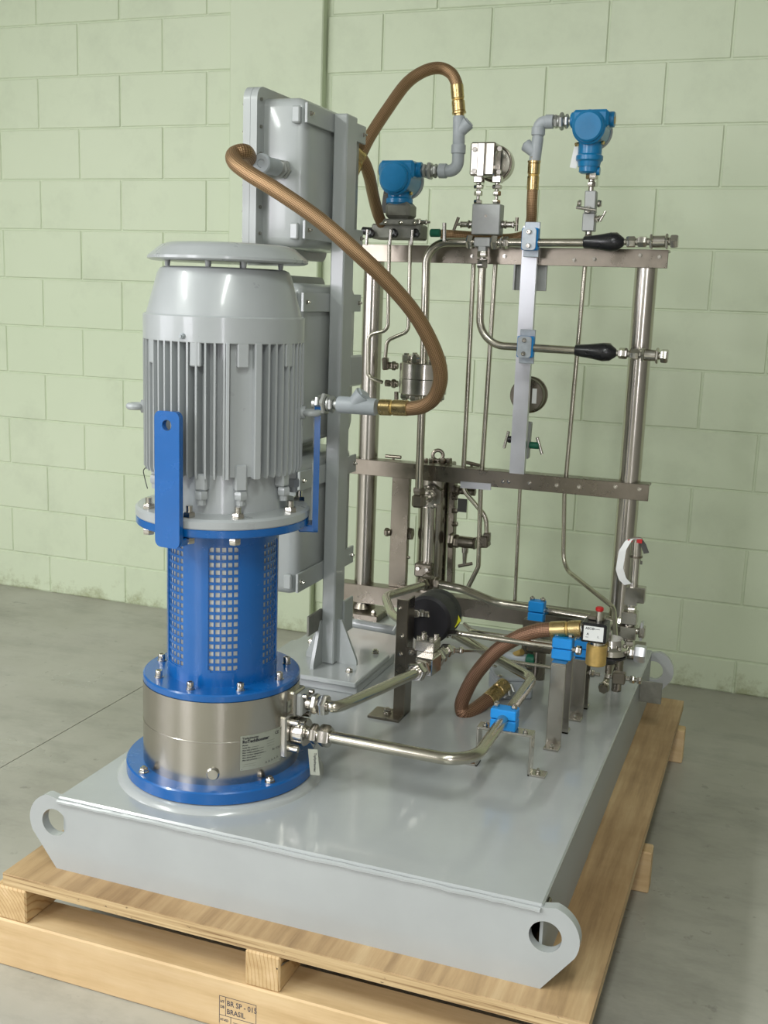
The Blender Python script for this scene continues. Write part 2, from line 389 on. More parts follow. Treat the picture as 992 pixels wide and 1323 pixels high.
# ------------------------------------------------------------------ the hall
b = MB(); b.box(XL-.3, -1.5605, YF-.3, YW+.3, ZF-.1, ZF); b.box(-1.5575, XR+.3, YF-.3, YW+.3, ZF-.1, ZF); b.box(-1.57, -1.55, YF-.3, YW+.3, ZF-.1, ZF-.004)
struct(b.build('floor', 'floor_concrete', smooth=False), 'worn polished grey concrete floor with a sawn joint')
b = MB(); b.box(XL-.3, XR+.3, YF-.3, YW+.3, ZC, ZC+.1); ceil = struct(b.build('ceiling', 'ceiling_paint', smooth=False))
b = MB(); b.box(XL-.3, XR+.3, YW+.0042, YW+.3, ZF, ZC)
wall = struct(b.build('wall_back', 'wall_paint', smooth=False), 'pale green painted concrete block wall')
_bm = {}
def block(x0, x1, z0, z1, yf):
    k = (round(x1-x0, 4), round(z1-z0, 4))
    if k not in _bm:
        hx, hz = (k[0]-.0045)/2, (k[1]-.0045)/2
        q = MB(); q.obox((0, .012, 0), ((hx, 0, 0), (0, .012, 0), (0, 0, hz)), .0028); me = q.mesh('block'); me.materials.append(MT['wall_paint']); _bm[k] = me
    j = random.uniform(-.0008, .0008)
    inst(_bm[k], 'block', wall, ((x0+x1)/2, yf+j, (z0+z1)/2), Matrix.Rotation(random.uniform(-.0015, .0015), 3, 'Y'))
def courses(x0, x1, zbase, h, L, xoff, yf, top):
    k = 0; z0, z1 = ZF, zbase
    while z0 < top:
        n = math.floor((x0-xoff)/L)-1; off = xoff + (L/2 if k % 2 else 0)
        xa = off+n*L
        while xa < x1:
            a, c = max(xa, x0), min(xa+L, x1)
            if c-a > .03: block(a, c, z0, z1, yf)
            xa += L
        k += 1; z0 = z1; z1 += h
PX0, PX1 = -1.665, -1.312
courses(PX1, 1.18, -.215, .187, .374, .0145-.187, YW, 2.2)
courses(-3.35, PX0, -.175, .1857, .362, -2.3167-.181, YW, 2.2)
b = MB(); b.box(PX0, PX1, YW-.035, YW+.1, ZF, ZC, .004); struct(b.build('wall_pilaster', 'wall_paint'), 'smooth plastered pilaster in the block wall')
def wall_with_windows(name, along, fixed, thick, lo, hi, wins):
    b = MB(); xs = lo
    def put(a0, a1, z0, z1):
        if along == 'x': b.box(a0, a1, fixed-thick, fixed, z0, z1)
        else: b.box(fixed-thick, fixed, a0, a1, z0, z1)
    for c, z0, z1, wd in sorted(wins):
        put(xs, c-wd/2, ZF, ZC); put(c-wd/2, c+wd/2, ZF, z0); put(c-wd/2, c+wd/2, z1, ZC); xs = c+wd/2
    put(xs, hi, ZF, ZC); return struct(b.build(name, 'hall_paint', smooth=False))
wall_with_windows('wall_front', 'x', YF, .2, XL, XR, [(c, z0, z1, wd) for wl, c, z0, z1, wd, _ in WINDOWS if wl == 'front'])
wall_with_windows('wall_left', 'y', XL, .2, YF, YW, [(c, z0, z1, wd) for wl, c, z0, z1, wd, _ in WINDOWS if wl == 'left'])
b = MB(); b.box(XR, XR+.2, YF, YW, ZF, ZC); struct(b.build('wall_right', 'hall_paint', smooth=False))
for i, (wl, c, z0, z1, wd, _) in enumerate(WINDOWS):
    b = MB()
    def fr(a0, a1, q0, q1):
        if wl == 'front': b.box(a0, a1, YF-.05, YF+.01, q0, q1, .004)
        else: b.box(XL-.05, XL+.01, a0, a1, q0, q1, .004)
    t = .04
    fr(c-wd/2, c+wd/2, z0, z0+t); fr(c-wd/2, c+wd/2, z1-t, z1); fr(c-wd/2, c-wd/2+t, z0+t, z1-t); fr(c+wd/2-t, c+wd/2, z0+t, z1-t)
    if wd > 1: fr(c-t/2, c+t/2, z0+t, z1-t)
    struct(b.build('window_%d' % (i+1), 'window_paint'))
for x, y, _ in LAMPS: MB().box(x-.13, x+.13, y-.7, y+.7, ZC-.08, ZC, .006).build('ceiling_lamp', 'lamp_white', ceil)

# ------------------------------------------------------------------ pallet
PL = thing('wooden_pallet', 'wooden pallet of plywood on pine timbers under the grey skid', 'pallet', (-.45, .68, ZF))
q = MB().box(-.985, .091, -.055, 1.42, -.1455, -.143).build('plywood_top', 'plywood_face', PL, smooth=False)
MB().box(-.985, .091, -.055, 1.42, -.168, -.1455).build('plywood_core', 'plywood_edge', PL, smooth=False)
for x0, x1 in ((-1.003, -.9335), (-.486, -.421), (.015, .08)):
    MB().box(x0, x1, -.058, 1.43, -.233, -.168, .003).build('bearer', 'pine_along_y', PL)
for y0 in (-.061, .688, 1.425):
    MB().box(-1.06, .10, y0, y0+.045 if y0 > 0 else y0+.09, ZF, -.233, .003).build('cross_timber', 'pine_along_x', PL)
# the ink stamp on the front timber
ys = -.0614
def wood_print(name, vs, fs): MB().add(vs, fs).build(name, 'print_wood', ST, smooth=False)
ST = tag(MB().box(*(lambda a, c: (a, c, ys+.0002, ys+.0006, -.3205, -.3195))(at(283, 1309, y=ys).x, at(331, 1322, y=ys).x)).build('ink_stamp', 'print_wood'), 'black ink stamp on the front pine timber of the pallet', 'stamp')
x0 = at(283, 1296, y=ys).x; x1 = at(331, 1308, y=ys).x; zt, zb = -.2655, -.3175
sb = MB()
for (a, c, e, g) in ((x0, x1, zt, zt+.001), (x0, x0+.001, zb, zt), (x1-.001, x1, zb, zt), (x0+.012, x0+.013, zb+.016, zt), (x0, x1, zb+.016, zb+.017), (x0+.022, x0+.023, zb, zb+.016)):
    sb.box(a, c, ys+.0002, ys+.0006, e, g)
sb.build('stamp_border', 'print_wood', ST, smooth=False)
for s_, u, z, size in (('BR SP - 015', x0+.0145, zt-.0150, .0140), ('BRASIL', x0+.0145, zt-.0305, .0135), ('HT', x0+.002, zt-.012, .007), ('DB', x0+.002, zt-.022, .007), ('HT-KD', x0+.002, zb+.006, .006), ('----------', x0+.027, zb+.006, .006)):
    vs, fs = text2d(s_, size, bold=.0003); MB().add([(u+a*.86, ys+.0003, z+c) for a, c in vs], fs).build('lettering', 'print_wood', ST, smooth=False)
MB().tube([at(357, 1252, y=-.0585), at(368, 1243, y=-.045), at(378, 1238, y=-.02)], .0018, .005, 6).build('nail', 'stainless_dull', PL)

# ------------------------------------------------------------------ skid
W, L = .9027, 1.3855
SK = thing('skid_base', 'grey painted steel skid base with lifting eyes at its corners', 'skid', (-W/2, L/2, -.143))
er, hx_, hz_ = .054, .0066, -.052
def ear_plate(y0, y1, name):
    ri = arc(hx_, hz_, er, 75, -28, 12); le = [(-W-a, c) for a, c in reversed(ri)]
    outer = [(.012, -.143)] if 0 else []
    outer = [(-W-.004, -.143), (.004, -.143)]+list(reversed(ri))+[(.0, -.004), (-W, -.004)]+list(reversed(le))
    holes = [circ(hx_, hz_, .0262), circ(-W-hx_, hz_, .0262)]
    return MB().prism((0, y0, 0), (1, 0, 0), (0, 0, 1), (0, y1-y0, 0), outer, holes).build(name, 'deck_paint', SK)
ear_plate(-.002, .016, 'front_plate'); ear_plate(L-.016, L, 'rear_plate')
MB().box(-W, 0, .0, L-.002, -.008, 0, .003).build('deck_plate', 'deck_paint', SK)
for sx in (-.006, -W-.0+.001):
    MB().box(sx, sx+.005, .016, L-.016, -.143, -.008).build('side_channel', 'channel_paint', SK)
wb = MB(); pts = [Vector((-W+.003+(W-.006)*i/60, -.003+random.uniform(-.0008, .0008), -.0075+random.uniform(-.0008, .0008))) for i in range(61)]
wb.sweep(pts, .0045, 7); wb.build('weld_bead', 'deck_paint', SK)
MB().lathe((-.689, .2306, -.001), (0, 0, 1), [(0, .2), (.006, .196), (.010, .188)], 64).build('pump_pad', 'deck_paint', SK)
MB().box(-.002, .004, .02, .05, -.035, -.012, .002).build('corner_bracket', 'stainless_dull', SK)
a = at(811, 925, x=.012); c = at(848, 899, x=.012)
tag(MB().box(-.001, .036, 1.03, 1.24, -.066, -.058, .001).build('anchor_tab', 'cast_grey', SK), 'dark steel tab', '') if 0 else MB().bar((.0, 1.13, -.03), (.055, 1.13, -.03), .006, .055, b=.001).build('anchor_tab', 'cast_grey', SK)

# ------------------------------------------------------------------ booster pump and motor
AX, AY = -.6895, .2306
PH0 = math.atan2(CAM.y-AY, CAM.x-AX)
def pa(a, r, z): t = PH0+R(a); return Vector((AX+r*math.cos(t), AY+r*math.sin(t), z))
def pd(a): t = PH0+R(a); return Vector((math.cos(t), math.sin(t), 0))
def ptan(a): t = PH0+R(a); return Vector((-math.sin(t), math.cos(t), 0))
Z = Vector((0, 0, 1)); O = Vector((AX, AY, 0))
BP = thing('booster_pump', 'blue and polished steel booster pump standing on the grey deck', 'pump', (AX, AY, .010))
MB().lathe(O, Z, [(.010, .179), (.012, .1815), (.032, .1815), (.0345, .179)], 96).build('base_flange', 'blue_paint', BP)
cb = MB().lathe(O, Z, [(.034, .1495), (.1925, .1495)], 96).build('pump_body', 'stainless_brushed', BP)
MB().lathe(O, Z, [(.1155, .1497), (.116, .1502), (.117, .1502), (.1175, .1497)], 96).build('body_seam', 'stainless', cb)
MB().lathe(O, Z, [(.1925, .1475), (.194, .149), (.204, .149), (.2065, .1465)], 96).build('top_flange', 'blue_paint', BP)
for a in (32, -60, 122, 212): inst(HEXBOLT, 'hex_bolt', BP, pa(a, .1655, .0345), None)
for a in (-68, -27, 15, 57, 99, 141, -112, -155): inst(SOCKET, 'socket_screw', BP, pa(a, .126, .2065), None)
pl = MB().lathe(pa(-6, .148, .058), pd(-6), [(0, .012), (.004, .012), (.006, .0105), (.0075, .0095)], 18).build('plug', 'stainless', BP)
# the guard between pump and motor: a shell with six windows of square mesh
rg, z0, z1 = .104, .2065, .498
wins = [60*k+1 for k in range(6)]; hw = 15.5; zw0, zw1 = .234, .470
def inwin(a): return any(abs((a-c+180) % 360-180) < hw for c in wins)
gb = MB(); nseg = 120
def shell(b, a0, a1, za, zb, ro, ri, n):
    vs = []; fs = []
    for i in range(n+1):
        a = a0+(a1-a0)*i/n
        vs += [pa(a, ro, za), pa(a, ro, zb), pa(a, ri, zb), pa(a, ri, za)]
    for i in range(n):
        k = i*4
        for e in range(4): fs.append((k+e, k+4+e, k+4+(e+1) % 4, k+(e+1) % 4))
    fs += [(0, 1, 2, 3), (n*4+3, n*4+2, n*4+1, n*4)]
    b.add(vs, fs)
shell(gb, 0, 360, z0, zw0, rg, rg-.005, 96); shell(gb, 0, 360, zw1, z1, rg, rg-.005, 96)
for k in range(6): shell(gb, wins[k]+hw, wins[k]+60-hw, zw0, zw1, rg, rg-.005, 10)
for k in range(6):           # rounded corners of each window
    for sa in (-1, 1):
        for (zc, sz) in ((zw0, 1), (zw1, -1)):
            shell(gb, wins[k]+sa*hw, wins[k]+sa*(hw-2.2), zc, zc+sz*.004, rg, rg-.005, 1)
guard = gb.build('guard_shell', 'blue_paint', BP)
for c in wins:
    mb = MB(); nc, nr = 5, 17; dz = (zw1-zw0)/nr; da = 2*hw/nc
    for i in range(nc+1): shell(mb, c-hw+da*i-.95, c-hw+da*i+.95, zw0-.002, zw1+.002, rg-.002, rg-.0035, 1)
    for j in range(nr+1): shell(mb, c-hw-1, c+hw+1, zw0+dz*j-.0026, zw0+dz*j+.0026, rg-.0018, rg-.0034, 6)
    mb.build('guard_mesh', 'blue_paint', guard, smooth=False)
MB().lathe(O, Z, [(.207, .0982), (.49, .0982)], 48).build('coupling_housing', 'galvanised_inner', BP)
MB().lathe(O, Z, [(.496, .158), (.498, .1595), (.5095, .1595), (.511, .158)], 96).build('motor_flange', 'blue_paint', BP)
# lifting straps
for a in (-33, 88, 207):
    hb = MB(); zt = .715
    o_ = pa(a, .165, 0)
    outl = rrect(-.0255, .0255, .478, zt, .012)
    hb.prism(o_, ptan(a), Z, pd(a)*.011, outl, [circ(0, zt-.024, .0095, 18)])
    hb.bar(pa(a, .140, .4875), pa(a, .170, .4875), .051, .013, b=.002)
    hb.build('lifting_strap', 'blue_paint', BP)
for a in (-66, -24, 8, 100, 140): MB().hexa(pa(a, .145, .496), pa(a, .145, .483), .019).build('flange_nut', 'stainless', BP)
# ports and pipe connections on the right of the body
def cyl_map(a0, z0): return lambda u, v, rr=.1502: pa(a0+math.degrees(u/.1502), rr, z0+v)
npm = cyl_map(29.5, .0605)
NPW, NPH = .088, .0665
pb = MB(); vs = []; fs = []; n = 14
for i in range(n+1):
    u = -NPW/2+NPW*i/n; vs += [npm(u, 0), npm(u, NPH), npm(u, NPH, .1488), npm(u, 0, .1488)]
for i in range(n):
    k = i*4; fs += [(k+e, k+4+e, k+4+(e+1) % 4, k+(e+1) % 4) for e in range(4)]
npl = pb.add(vs, fs).build('name_plate', 'name_plate', BP)
def on_plate(body, u, v, size, bold=0, sx=1):
    vs, fs = text2d(body, size, bold=bold); MB().add([npm(-NPW/2+u+a*sx, v+c, .1504) for a, c in vs], fs).build('lettering', 'print_black', npl, smooth=False)
on_plate('Tophydraumac', .004, .0600, .0052, .0002); on_plate('RoTechBooster', .004, .0525, .0083, .0004); on_plate('CE', .072, .0565, .008, .0002)
for j, s_ in enumerate(('Model', 'Serial No. -----------', 'Max inlet pressure ---------', 'Max outlet pressure ------', 'Max working temperature ---', 'Max drive speed -------', 'Max test pressure -----')):
    on_plate(s_, .004, .0470-j*.0048, .0040, .00012)
on_plate('Ex  II 2G', .066, .0270, .0055, .0001)
for j in range(3): on_plate('-------------', .054, .0470-j*.005, .004)
on_plate('------------------------', .004, .0105, .0034); on_plate('------------------------', .004, .0065, .0034)
for j in range(5): on_plate('A', .050+j*.0066, .0050+j*.0008, .0062)
for u in (.003, NPW-.003):
    for v in (.003, NPH-.003): inst(shared('rivet', lambda q: q.ball((0, 0, 0), .0011, 8, .5), 'stainless'), 'rivet', npl, npm(-NPW/2+u, v, .1505), rotz(pd(29.5)))
om = cyl_map(59, .148); vs = []; fs = []
for i in range(5):
    u = -.014+.028*i/4; vs += [om(u, 0), om(u, .022), om(u, .022, .1485), om(u, 0, .1485)]
for i in range(4): fs += [(i*4+e, i*4+4+e, i*4+4+(e+1) % 4, i*4+(e+1) % 4) for e in range(4)]
ol = MB().add(vs, fs).build('port_label', 'name_plate', BP)
tv, tf = text2d('OUTLET', .0062, 'CENTER', .0002); MB().add([om(x_, .0085+y_, .1506) for x_, y_ in tv], tf).build('lettering', 'print_black', ol, smooth=False)
X = Vector((1, 0, 0))
MB().box(-.585, -.533, .190, .272, .066, .146, .003).build('inlet_block', 'stainless_brushed', BP)
MB().cyl((-.533, .231, .107), (-.508, .231, .107), .0265, n=28, c=.002).build('inlet_flange', 'stainless', BP)
for dy in (-.026, .026):
    for dz in (-.026, .026): inst(CAPBOLT, 'cap_screw', BP, (-.533, .231+dy, .107+dz), rotz(X)); MB().cyl((-.533, .231+dy, .107+dz), (-.515, .231+dy, .107+dz), .0062, n=12).build('flange_screw', 'stainless', BP)
MB().box(-.575, -.530, .220, .268, .137, .185, .003).build('outlet_block', 'stainless_brushed', BP)
MB().box(-.530, -.517, .222, .266, .139, .183, .003).build('outlet_flange', 'manifold_grey', BP)
for dy in (-.014, .014):
    inst(CAPBOLT, 'cap_screw', BP, (-.517, .244+dy, .178), rotz(X))
# hanging paper tag
tg = thing('hanging_tag', 'white printed tag hanging from the lower pump pipe joint', 'tag', (-.478, .208, .04))
tb = at(404, 968, y=.205); MB().bar(tb, tb+Vector((.006, 0, -.050)), .0195, .0009, up=(0, 1, 0)).build('tag_card', 'name_plate', tg)  # white card in the darker plate colour, which paints in the shade on it
tv, tf = text2d('Tophydraumac', .0066, bold=.0002); MB().add([tb+Vector((.0035+y_, -.0007, -.006-x_*.95)) for x_, y_ in tv], tf).build('lettering', 'print_black', tg, smooth=False)
MB().tube([tb+Vector((0, 0, -.003)), tb+Vector((.004, .006, .012)), tb+Vector((.008, .012, .02))], .0006, .003, 5).build('string', 'print_black', tg)

MO = thing('electric_motor', 'upright light grey finned electric motor on top of the blue guard', 'motor', (AX, AY, .511))
MB().lathe(O, Z, [(.511, .159), (.513, .1605), (.525, .1605), (.529, .156), (.533, .122), (.60, .117)], 72).build('mounting_flange', 'motor_paint', MO)
MB().lathe(O, Z, [(.575, .112), (.585, .1165), (.84, .1165)], 72).build('motor_core', 'motor_paint', MO)
CH = (13, 133, 253)                           # the three smooth bands with through bolts
fm = MB(); fm.prism((0, -.0018, 0), (1, 0, 0), (0, 0, 1), (0, .0036, 0), [(-.014, .600), (.0145, .597), (.0175, .606), (.0175, .832), (-.014, .832)])
fme = fm.mesh('cooling_fin'); fme.materials.append(MT['motor_paint'])
nf = 56
for i in range(nf):
    a = i*360/nf
    if any(abs((a-c+180) % 360-180) < 11.5 for c in CH): continue
    inst(fme, 'cooling_fin', MO, pa(a, .127, 0), Matrix.Rotation(PH0+R(a), 3, 'Z'))
for c in CH:
    for s_ in (-1, 1):
        fb = MB(); a = c+s_*10.6
        fb.bar(pa(a, .131, .597), pa(a, .131, .832), .030, .0065 if s_ < 0 else .012, up=ptan(a), b=.001); fb.build('edge_rib', 'motor_paint', MO)
    MB().bar(pa(c, .124, .60), pa(c, .124, .83), .016, .040, up=ptan(c)).build('smooth_band', 'motor_paint', MO)
for a in (-20, 13, 52, 92, 133, 173, 213, 253, -62):
    MB().bar(pa(a, .136, .79), pa(a, .136, .833), .016, .02, up=ptan(a), b=.002).build('upper_lug', 'motor_paint', MO)
for a in (-57, -17, 13, 55, 95, 133, 173, 213, 253):
    lg = MB().bar(pa(a, .127, .575), pa(a, .127, .622 if a in (13,) else .605), .02, .022, up=ptan(a), b=.003).build('lower_lug', 'motor_paint', MO)
    MB().hexa(pa(a, .131, .575), pa(a, .131, .560), .021).cyl(pa(a, .131, .562), pa(a, .131, .550), .008, n=10).build('lug_nut', 'motor_paint', lg)
MB().lathe(O, Z, [(.829, .127), (.829, .1415), (.831, .1445), (.873, .1445), (.8755, .142), (.8755, .139), (.945, .1195), (.954, .1145), (.957, .108), (.957, .06)], 96).build('fan_cowl', 'motor_paint', MO)
inst(GREYBOLT, 'cowl_bolt', MO, pa(-29, .1445, .840), rotz(pd(-29)))
OC = O+Vector((.006, .002, 0))
MB().lathe(OC, Z, [(.967, .09), (.967, .136), (.970, .1425), (.9745, .1425), (.988, .1265), (.9945, .118), (.9985, .105), (1.0005, .07), (1.001, 0)], 96).build('rain_cap', 'motor_paint', MO)
for a in (-73, -16, 18, 70, 162, 197):
    MB().cyl(pa(a, .104, .953), pa(a, .104, .969), .0035, .0055, 12).build('cap_post', 'motor_paint', MO)
for a in (-98, 78):
    p0 = pa(a, .127, .705); d = pd(a); e = MB(); e.bar(p0, p0+d*.016, .03, .03, b=.003)
    e.cyl(p0+d*.014, p0+d*.024, .012, n=16); e.torus(p0+d*.034, Z, .0125, .0062, 22, 10); e.build('lifting_eye', 'motor_paint', MO)
for a in (-66, -24+0, 10, 56, 100, 143, 190, 235): inst(STUD, 'stud_nut', MO, pa(a, .1445, .526), None)
wr = MB().tube([pa(-80, .14, .60), pa(-84, .146, .592), pa(-86, .142, .572), pa(-80, .139, .56)], .0009, .01, 6).build('lock_wire', 'print_black', MO)

# ------------------------------------------------------------------ stand for the enclosures
SD = thing('enclosure_stand', 'grey welded upright post on a bolted base plate behind the motor', 'stand', (-.73, .83, 0))
MB().box(-.875, -.600, .716, .978, 0, .0235, .002).build('base_pad', 'deck_paint', SD)
MB().box(-.868, -.5965, .699, .930, .0235, .0355, .002).build('base_plate', 'deck_paint', SD)
px0, px1, py0, py1 = -.7275, -.694, .795, .855
MB().box(px0, px1, py0, py1, .0355, 1.311, .003).build('post', 'grey_paint', SD)
def gus(o, u): return MB().prism(o, u, (0, 0, 1), Vector(u).cross(Vector((0, 0, 1)))*.008, [(0, .0355), (.052, .0355), (.052, .046), (.010, .145), (0, .145)])
gus((px0+.004, py0, 0), (0, -1, 0)).build('gusset', 'grey_paint', SD); gus((px1, py0+.03, 0), (1, 0, 0)).build('gusset', 'grey_paint', SD); gus((px0, py0+.03, 0), (-1, 0, 0)).build('gusset', 'grey_paint', SD)
for p in ((402, 830), (451, 868), (485, 844)):
    inst(HEXBOLT, 'hex_bolt', SD, at(*p, z=.0355))
MB().box(px0-.006, px0, .722, .80, .123, .172, .001).build('tie_bar', 'cast_grey', SD)
MB().box(px1, px1+.006, .845, .90, .10, .184, .001).build('rear_lug', 'grey_paint', SD)
for z0, z1 in ((1.271, 1.312), (1.033, 1.072), (.879, .920), (.482, .526), (.246, .290)):
    s_ = MB().box(px0-.0065, px0, .655, .992, z0, z1, .001).build('strap_bar', 'grey_paint', SD)
    for y in (.672, .977): inst(SMALLBOLT, 'small_bolt', s_, (px0, y, (z0+z1)/2), rotz(X))
def enclosure(label, z0, z1, lip, y0=.665, y1=.985):
    xb, xf, xc = px0-.0075, -.8335, -.866
    t = thing('electrical_enclosure', label, 'enclosure', ((xb+xc)/2, (y0+y1)/2, z0), 'enclosures on the grey post')
    q = MB()
    q.prism((xf, 0, 0), (0, 1, 0), (0, 0, 1), (.012, 0, 0), rrect(y0-.0, y1+.0, z0, z1, .018))
    # body with rounded edges: three nested outlines
    for xa, xe, ins in ((xf+.012, xb-.022, 0), (xb-.022, xb-.008, .003), (xb-.008, xb, .012)):
        pass
    rings = [(xf, 0), (xb-.024, 0), (xb-.013, .003), (xb-.005, .008), (xb, .017)]
    vs = []; fs = []; n = None
    for xx, i_ in rings:
        lp = rrect(y0+i_, y1-i_, z0+i_, z1-i_, .02, 5); n = len(lp); vs += [Vector((xx, a, c)) for a, c in lp]
    for k in range(len(rings)-1):
        for i in range(n): fs.append((k*n+i, k*n+(i+1) % n, (k+1)*n+(i+1) % n, (k+1)*n+i))
    fs.append(tuple(range((len(rings)-1)*n, len(rings)*n)))
    bd = MB().add(vs, fs).build('body', 'grey_paint', t)
    MB().prism((-.8335, 0, 0), (0, 1, 0), (0, 0, 1), (-.0155, 0, 0), rrect(y0-lip, y1+lip, z0-lip*.6, z1+lip*.6, .03, 7)).build('flange', 'grey_paint', t)
    cv = MB().prism((-.8497, 0, 0), (0, 1, 0), (0, 0, 1), (-.0165, 0, 0), rrect(y0-lip, y1+lip, z0-lip*.6, z1+lip*.6, .03, 7)).build('cover', 'grey_paint', t)
    for i in range(6):
        z = z0+(z1-z0)*(i+.3)/5.6
        inst(SMALLBOLT, 'cover_bolt', cv, (-.866, y0-lip*.5, z), rotz((-1, 0, 0))); 
        inst(shared('screw_end', lambda e: e.cyl((0, 0, 0), (0, 0, .004), .0035, n=10), 'cast_grey'), 'screw_end', t, (-.8335, y0-lip*.5, z+.01), rotz(X))
    for z in (z0+.034, z1-.036): MB().box(xb-.030, xb-.010, y0-.011, y0+.002, z-.0185, z+.0165, .003).build('mounting_lug', 'grey_paint', t)
    return t
enclosure('large upper grey enclosure, top of three on the grey post', 1.016, 1.3256, .034)
enclosure('middle grey enclosure of three on the grey post, behind the motor', .580, .940, .030)
enclosure('lowest grey enclosure of three on the grey post, behind the blue guard', .2355, .548, .012)
MB().box(px0, px0+.012, .905, .985, .70, .775, .004).build('gland_plate', 'grey_paint', SD)
# ------------------------------------------------------------------ rear frame
Y = Vector((0, 1, 0))
YR = 1.321                                   # front face of the rails
FR = thing('pipe_rack', 'stainless pipe frame with three angle rails along the rear of the skid', 'frame', (-.465, 1.355, 0))
for xp in (-.836, -.094):
    p_ = MB().cyl((xp, 1.356, .02), (xp, 1.356, 1.05), .0285, n=36).build('post', 'stainless_brushed', FR)
    MB().cyl((xp, 1.356, .02), (xp, 1.356, .034), .037, .030, 28).build('weld_collar', 'stainless_dull', p_)
    MB().box(xp-.075, xp+.075, 1.275, 1.385, 0, .02, .002).build('base_plate', 'stainless_dull', FR)
    for dx in (-.055, .055): inst(HEXBOLT, 'hex_bolt', FR, (xp+dx, 1.298, .02))
def rail(x0, x1, z0, z1, name):
    r_ = MB().box(x0, x1, YR, YR+.006, z0, z1, .0008).build(name, 'stainless_dull', FR)
    MB().box(x0, x1, YR+.006, YR+.045, z1-.006, z1, .0008).build('flange_leg', 'stainless_dull', r_)
    return r_
ru = rail(-.862, -.0388, 1.0108, 1.056, 'upper_rail'); rm = rail(-.892, -.0388, .418, .4615, 'middle_rail'); rl = rail(-.905, -.055, .040, .0935, 'lower_rail')
for p in ((827, 330), (852, 332), (742, 336), (768, 335), (610, 331), (652, 331)): inst(SMALLBOLT, 'small_bolt', ru, at(*p, y=YR), rotz(-Y))
for p in ((650, 622), (657, 622), (684, 624), (719, 627), (748, 629), (795, 629), (826, 632)): inst(SMALLBOLT, 'small_bolt', rm, at(*p, y=YR), rotz(-Y))
MB().bar(at(595, 626, y=1.318), at(634, 629, y=1.318), .006, .018, up=(0, 0, 1)).build('splice_plate', 'aluminium', rm)

# ------------------------------------------------------------------ helpers for piping
def U(px, py, y=1.29): return at(px, py, y=y)
def chain(par, p, d, segs, m='stainless'):
    """row of fitting pieces along d: (kind, length, size)"""
    p = Vector(p); d = Vector(d).normalized()
    for kind, ln, sz in segs:
        q = p+d*ln
        if kind == 'h': MB().hexa(p, q, sz, random.uniform(0, 1)).build('hex_nut', m, par)
        elif kind == 'c': MB().cyl(p, q, sz/2, n=18, c=min(.001, ln*.2)).build('sleeve', m, par)
        elif kind == 'b': MB().bar(p, q, sz, sz, b=.002).build('fitting_body', m, par)
        elif kind == 'g': pass
        p = q
    return p
def tube_thing(name, label, pts, r, bend=.05, m='pipe_stainless', cat='pipe', nuts=()):
    t = thing(name, label, cat, min(pts, key=lambda q: Vector(q).z))
    MB().tube(pts, r, bend, 14, 10).build('tube', m, t)
    for i, end in nuts:
        a, c = (Vector(pts[0]), Vector(pts[1])) if i == 0 else (Vector(pts[-1]), Vector(pts[-2])); d = (c-a).normalized()
        chain(t, a, d, end)
    return t
def needle_valve(par, p, d, ln, bardir, m='stainless', bl=.034, br=.0032):
    p = Vector(p); d = Vector(d).normalized(); bd = Vector(bardir).normalized()
    MB().hexa(p, p+d*ln*.35, .016).cyl(p+d*ln*.35, p+d*ln*.7, .0062, n=14).build('bonnet', m, par)
    MB().cyl(p+d*ln*.7, p+d*ln, .0028, n=10).build('stem', 'stainless', par)
    MB().cyl(p+d*ln-bd*bl/2, p+d*ln+bd*bl/2, br, n=12, c=.0006).build('tee_handle', 'stainless', par)

# ------------------------------------------------------------------ transmitters
def transmitter(label, c, side, s=1.0, tall=.030):
    t = thing('pressure_transmitter', label, 'transmitter', c+Vector((0, 0, -.075*s)), 'blue transmitters over the top rail')
    h = MB(); h.cyl(c-Y*.042*s, c+Y*.045*s, .041*s, n=36, c=.004); h.build('housing', 'transmitter_blue', t)
    MB().cyl(c-Y*.052*s, c-Y*.040*s, .036*s, n=36, c=.004).build('cover', 'transmitter_blue', t)
    MB().cyl(c+Y*.044*s, c+Y*.058*s, .044*s, n=36, c=.003).build('display_cover', 'conduit_grey', t)
    MB().cyl(c+Vector((-.052*s, 0, .022*s)), c+Vector((.056*s, 0, .022*s)), .019*s, n=24, c=.002).bar(c+Vector((-.044*s, 0, .020*s)), c+Vector((.046*s, 0, .020*s)), .072*s, .044*s, up=(0, 0, 1), b=.007).build('conduit_boss', 'transmitter_blue', t)
    MB().hexa(c+Vector((-side*.050*s, 0, .020*s)), c+Vector((-side*.057*s, 0, .020*s)), .018*s).build('blind_plug', 'brass_matt', t)
    n_ = MB().lathe(c+Vector((0, 0, -.030*s)), -Z, [(0, .030*s), (tall, .0295*s), (tall+.004, .0335*s), (tall+.014, .0335*s), (tall+.018, .029*s), (tall+.030, .027*s)], 28).build('neck', 'transmitter_blue', t)
    MB().hexa(c+Vector((-.036*s, -.012, -.038*s)), c+Vector((-.026*s, -.012, -.036*s)), .009).build('ground_screw', 'brass', t)
    MB().hexa(c+Vector((.030*s, -.012, -.034*s)), c+Vector((.036*s, -.014, -.034*s)), .009).build('lock_screw', 'brass', t)
    return t, c+Vector((0, 0, -.030*s-tall-.030))
c2 = U(764, 167)
t2, n2 = transmitter('blue pressure transmitter at the right above the top rail, white tag beside it', c2, -1)
MB().lathe(n2+Vector((0, 0, .004)), -Z, [(0, .020), (.003, .0245), (.016, .0245), (.020, .019)], 24).cyl(n2+Vector((.016, 0, -.010)), n2+Vector((.028, 0, -.010)), .010, n=16).build('collar', 'transmitter_blue', t2)
ctg = tag(MB().bar(U(746, 190), U(740, 217), .017, .001, up=(0, 1, 0)).build('paper_tag', 'white_label'), 'blank white tag hanging beside the right blue transmitter', 'tag')
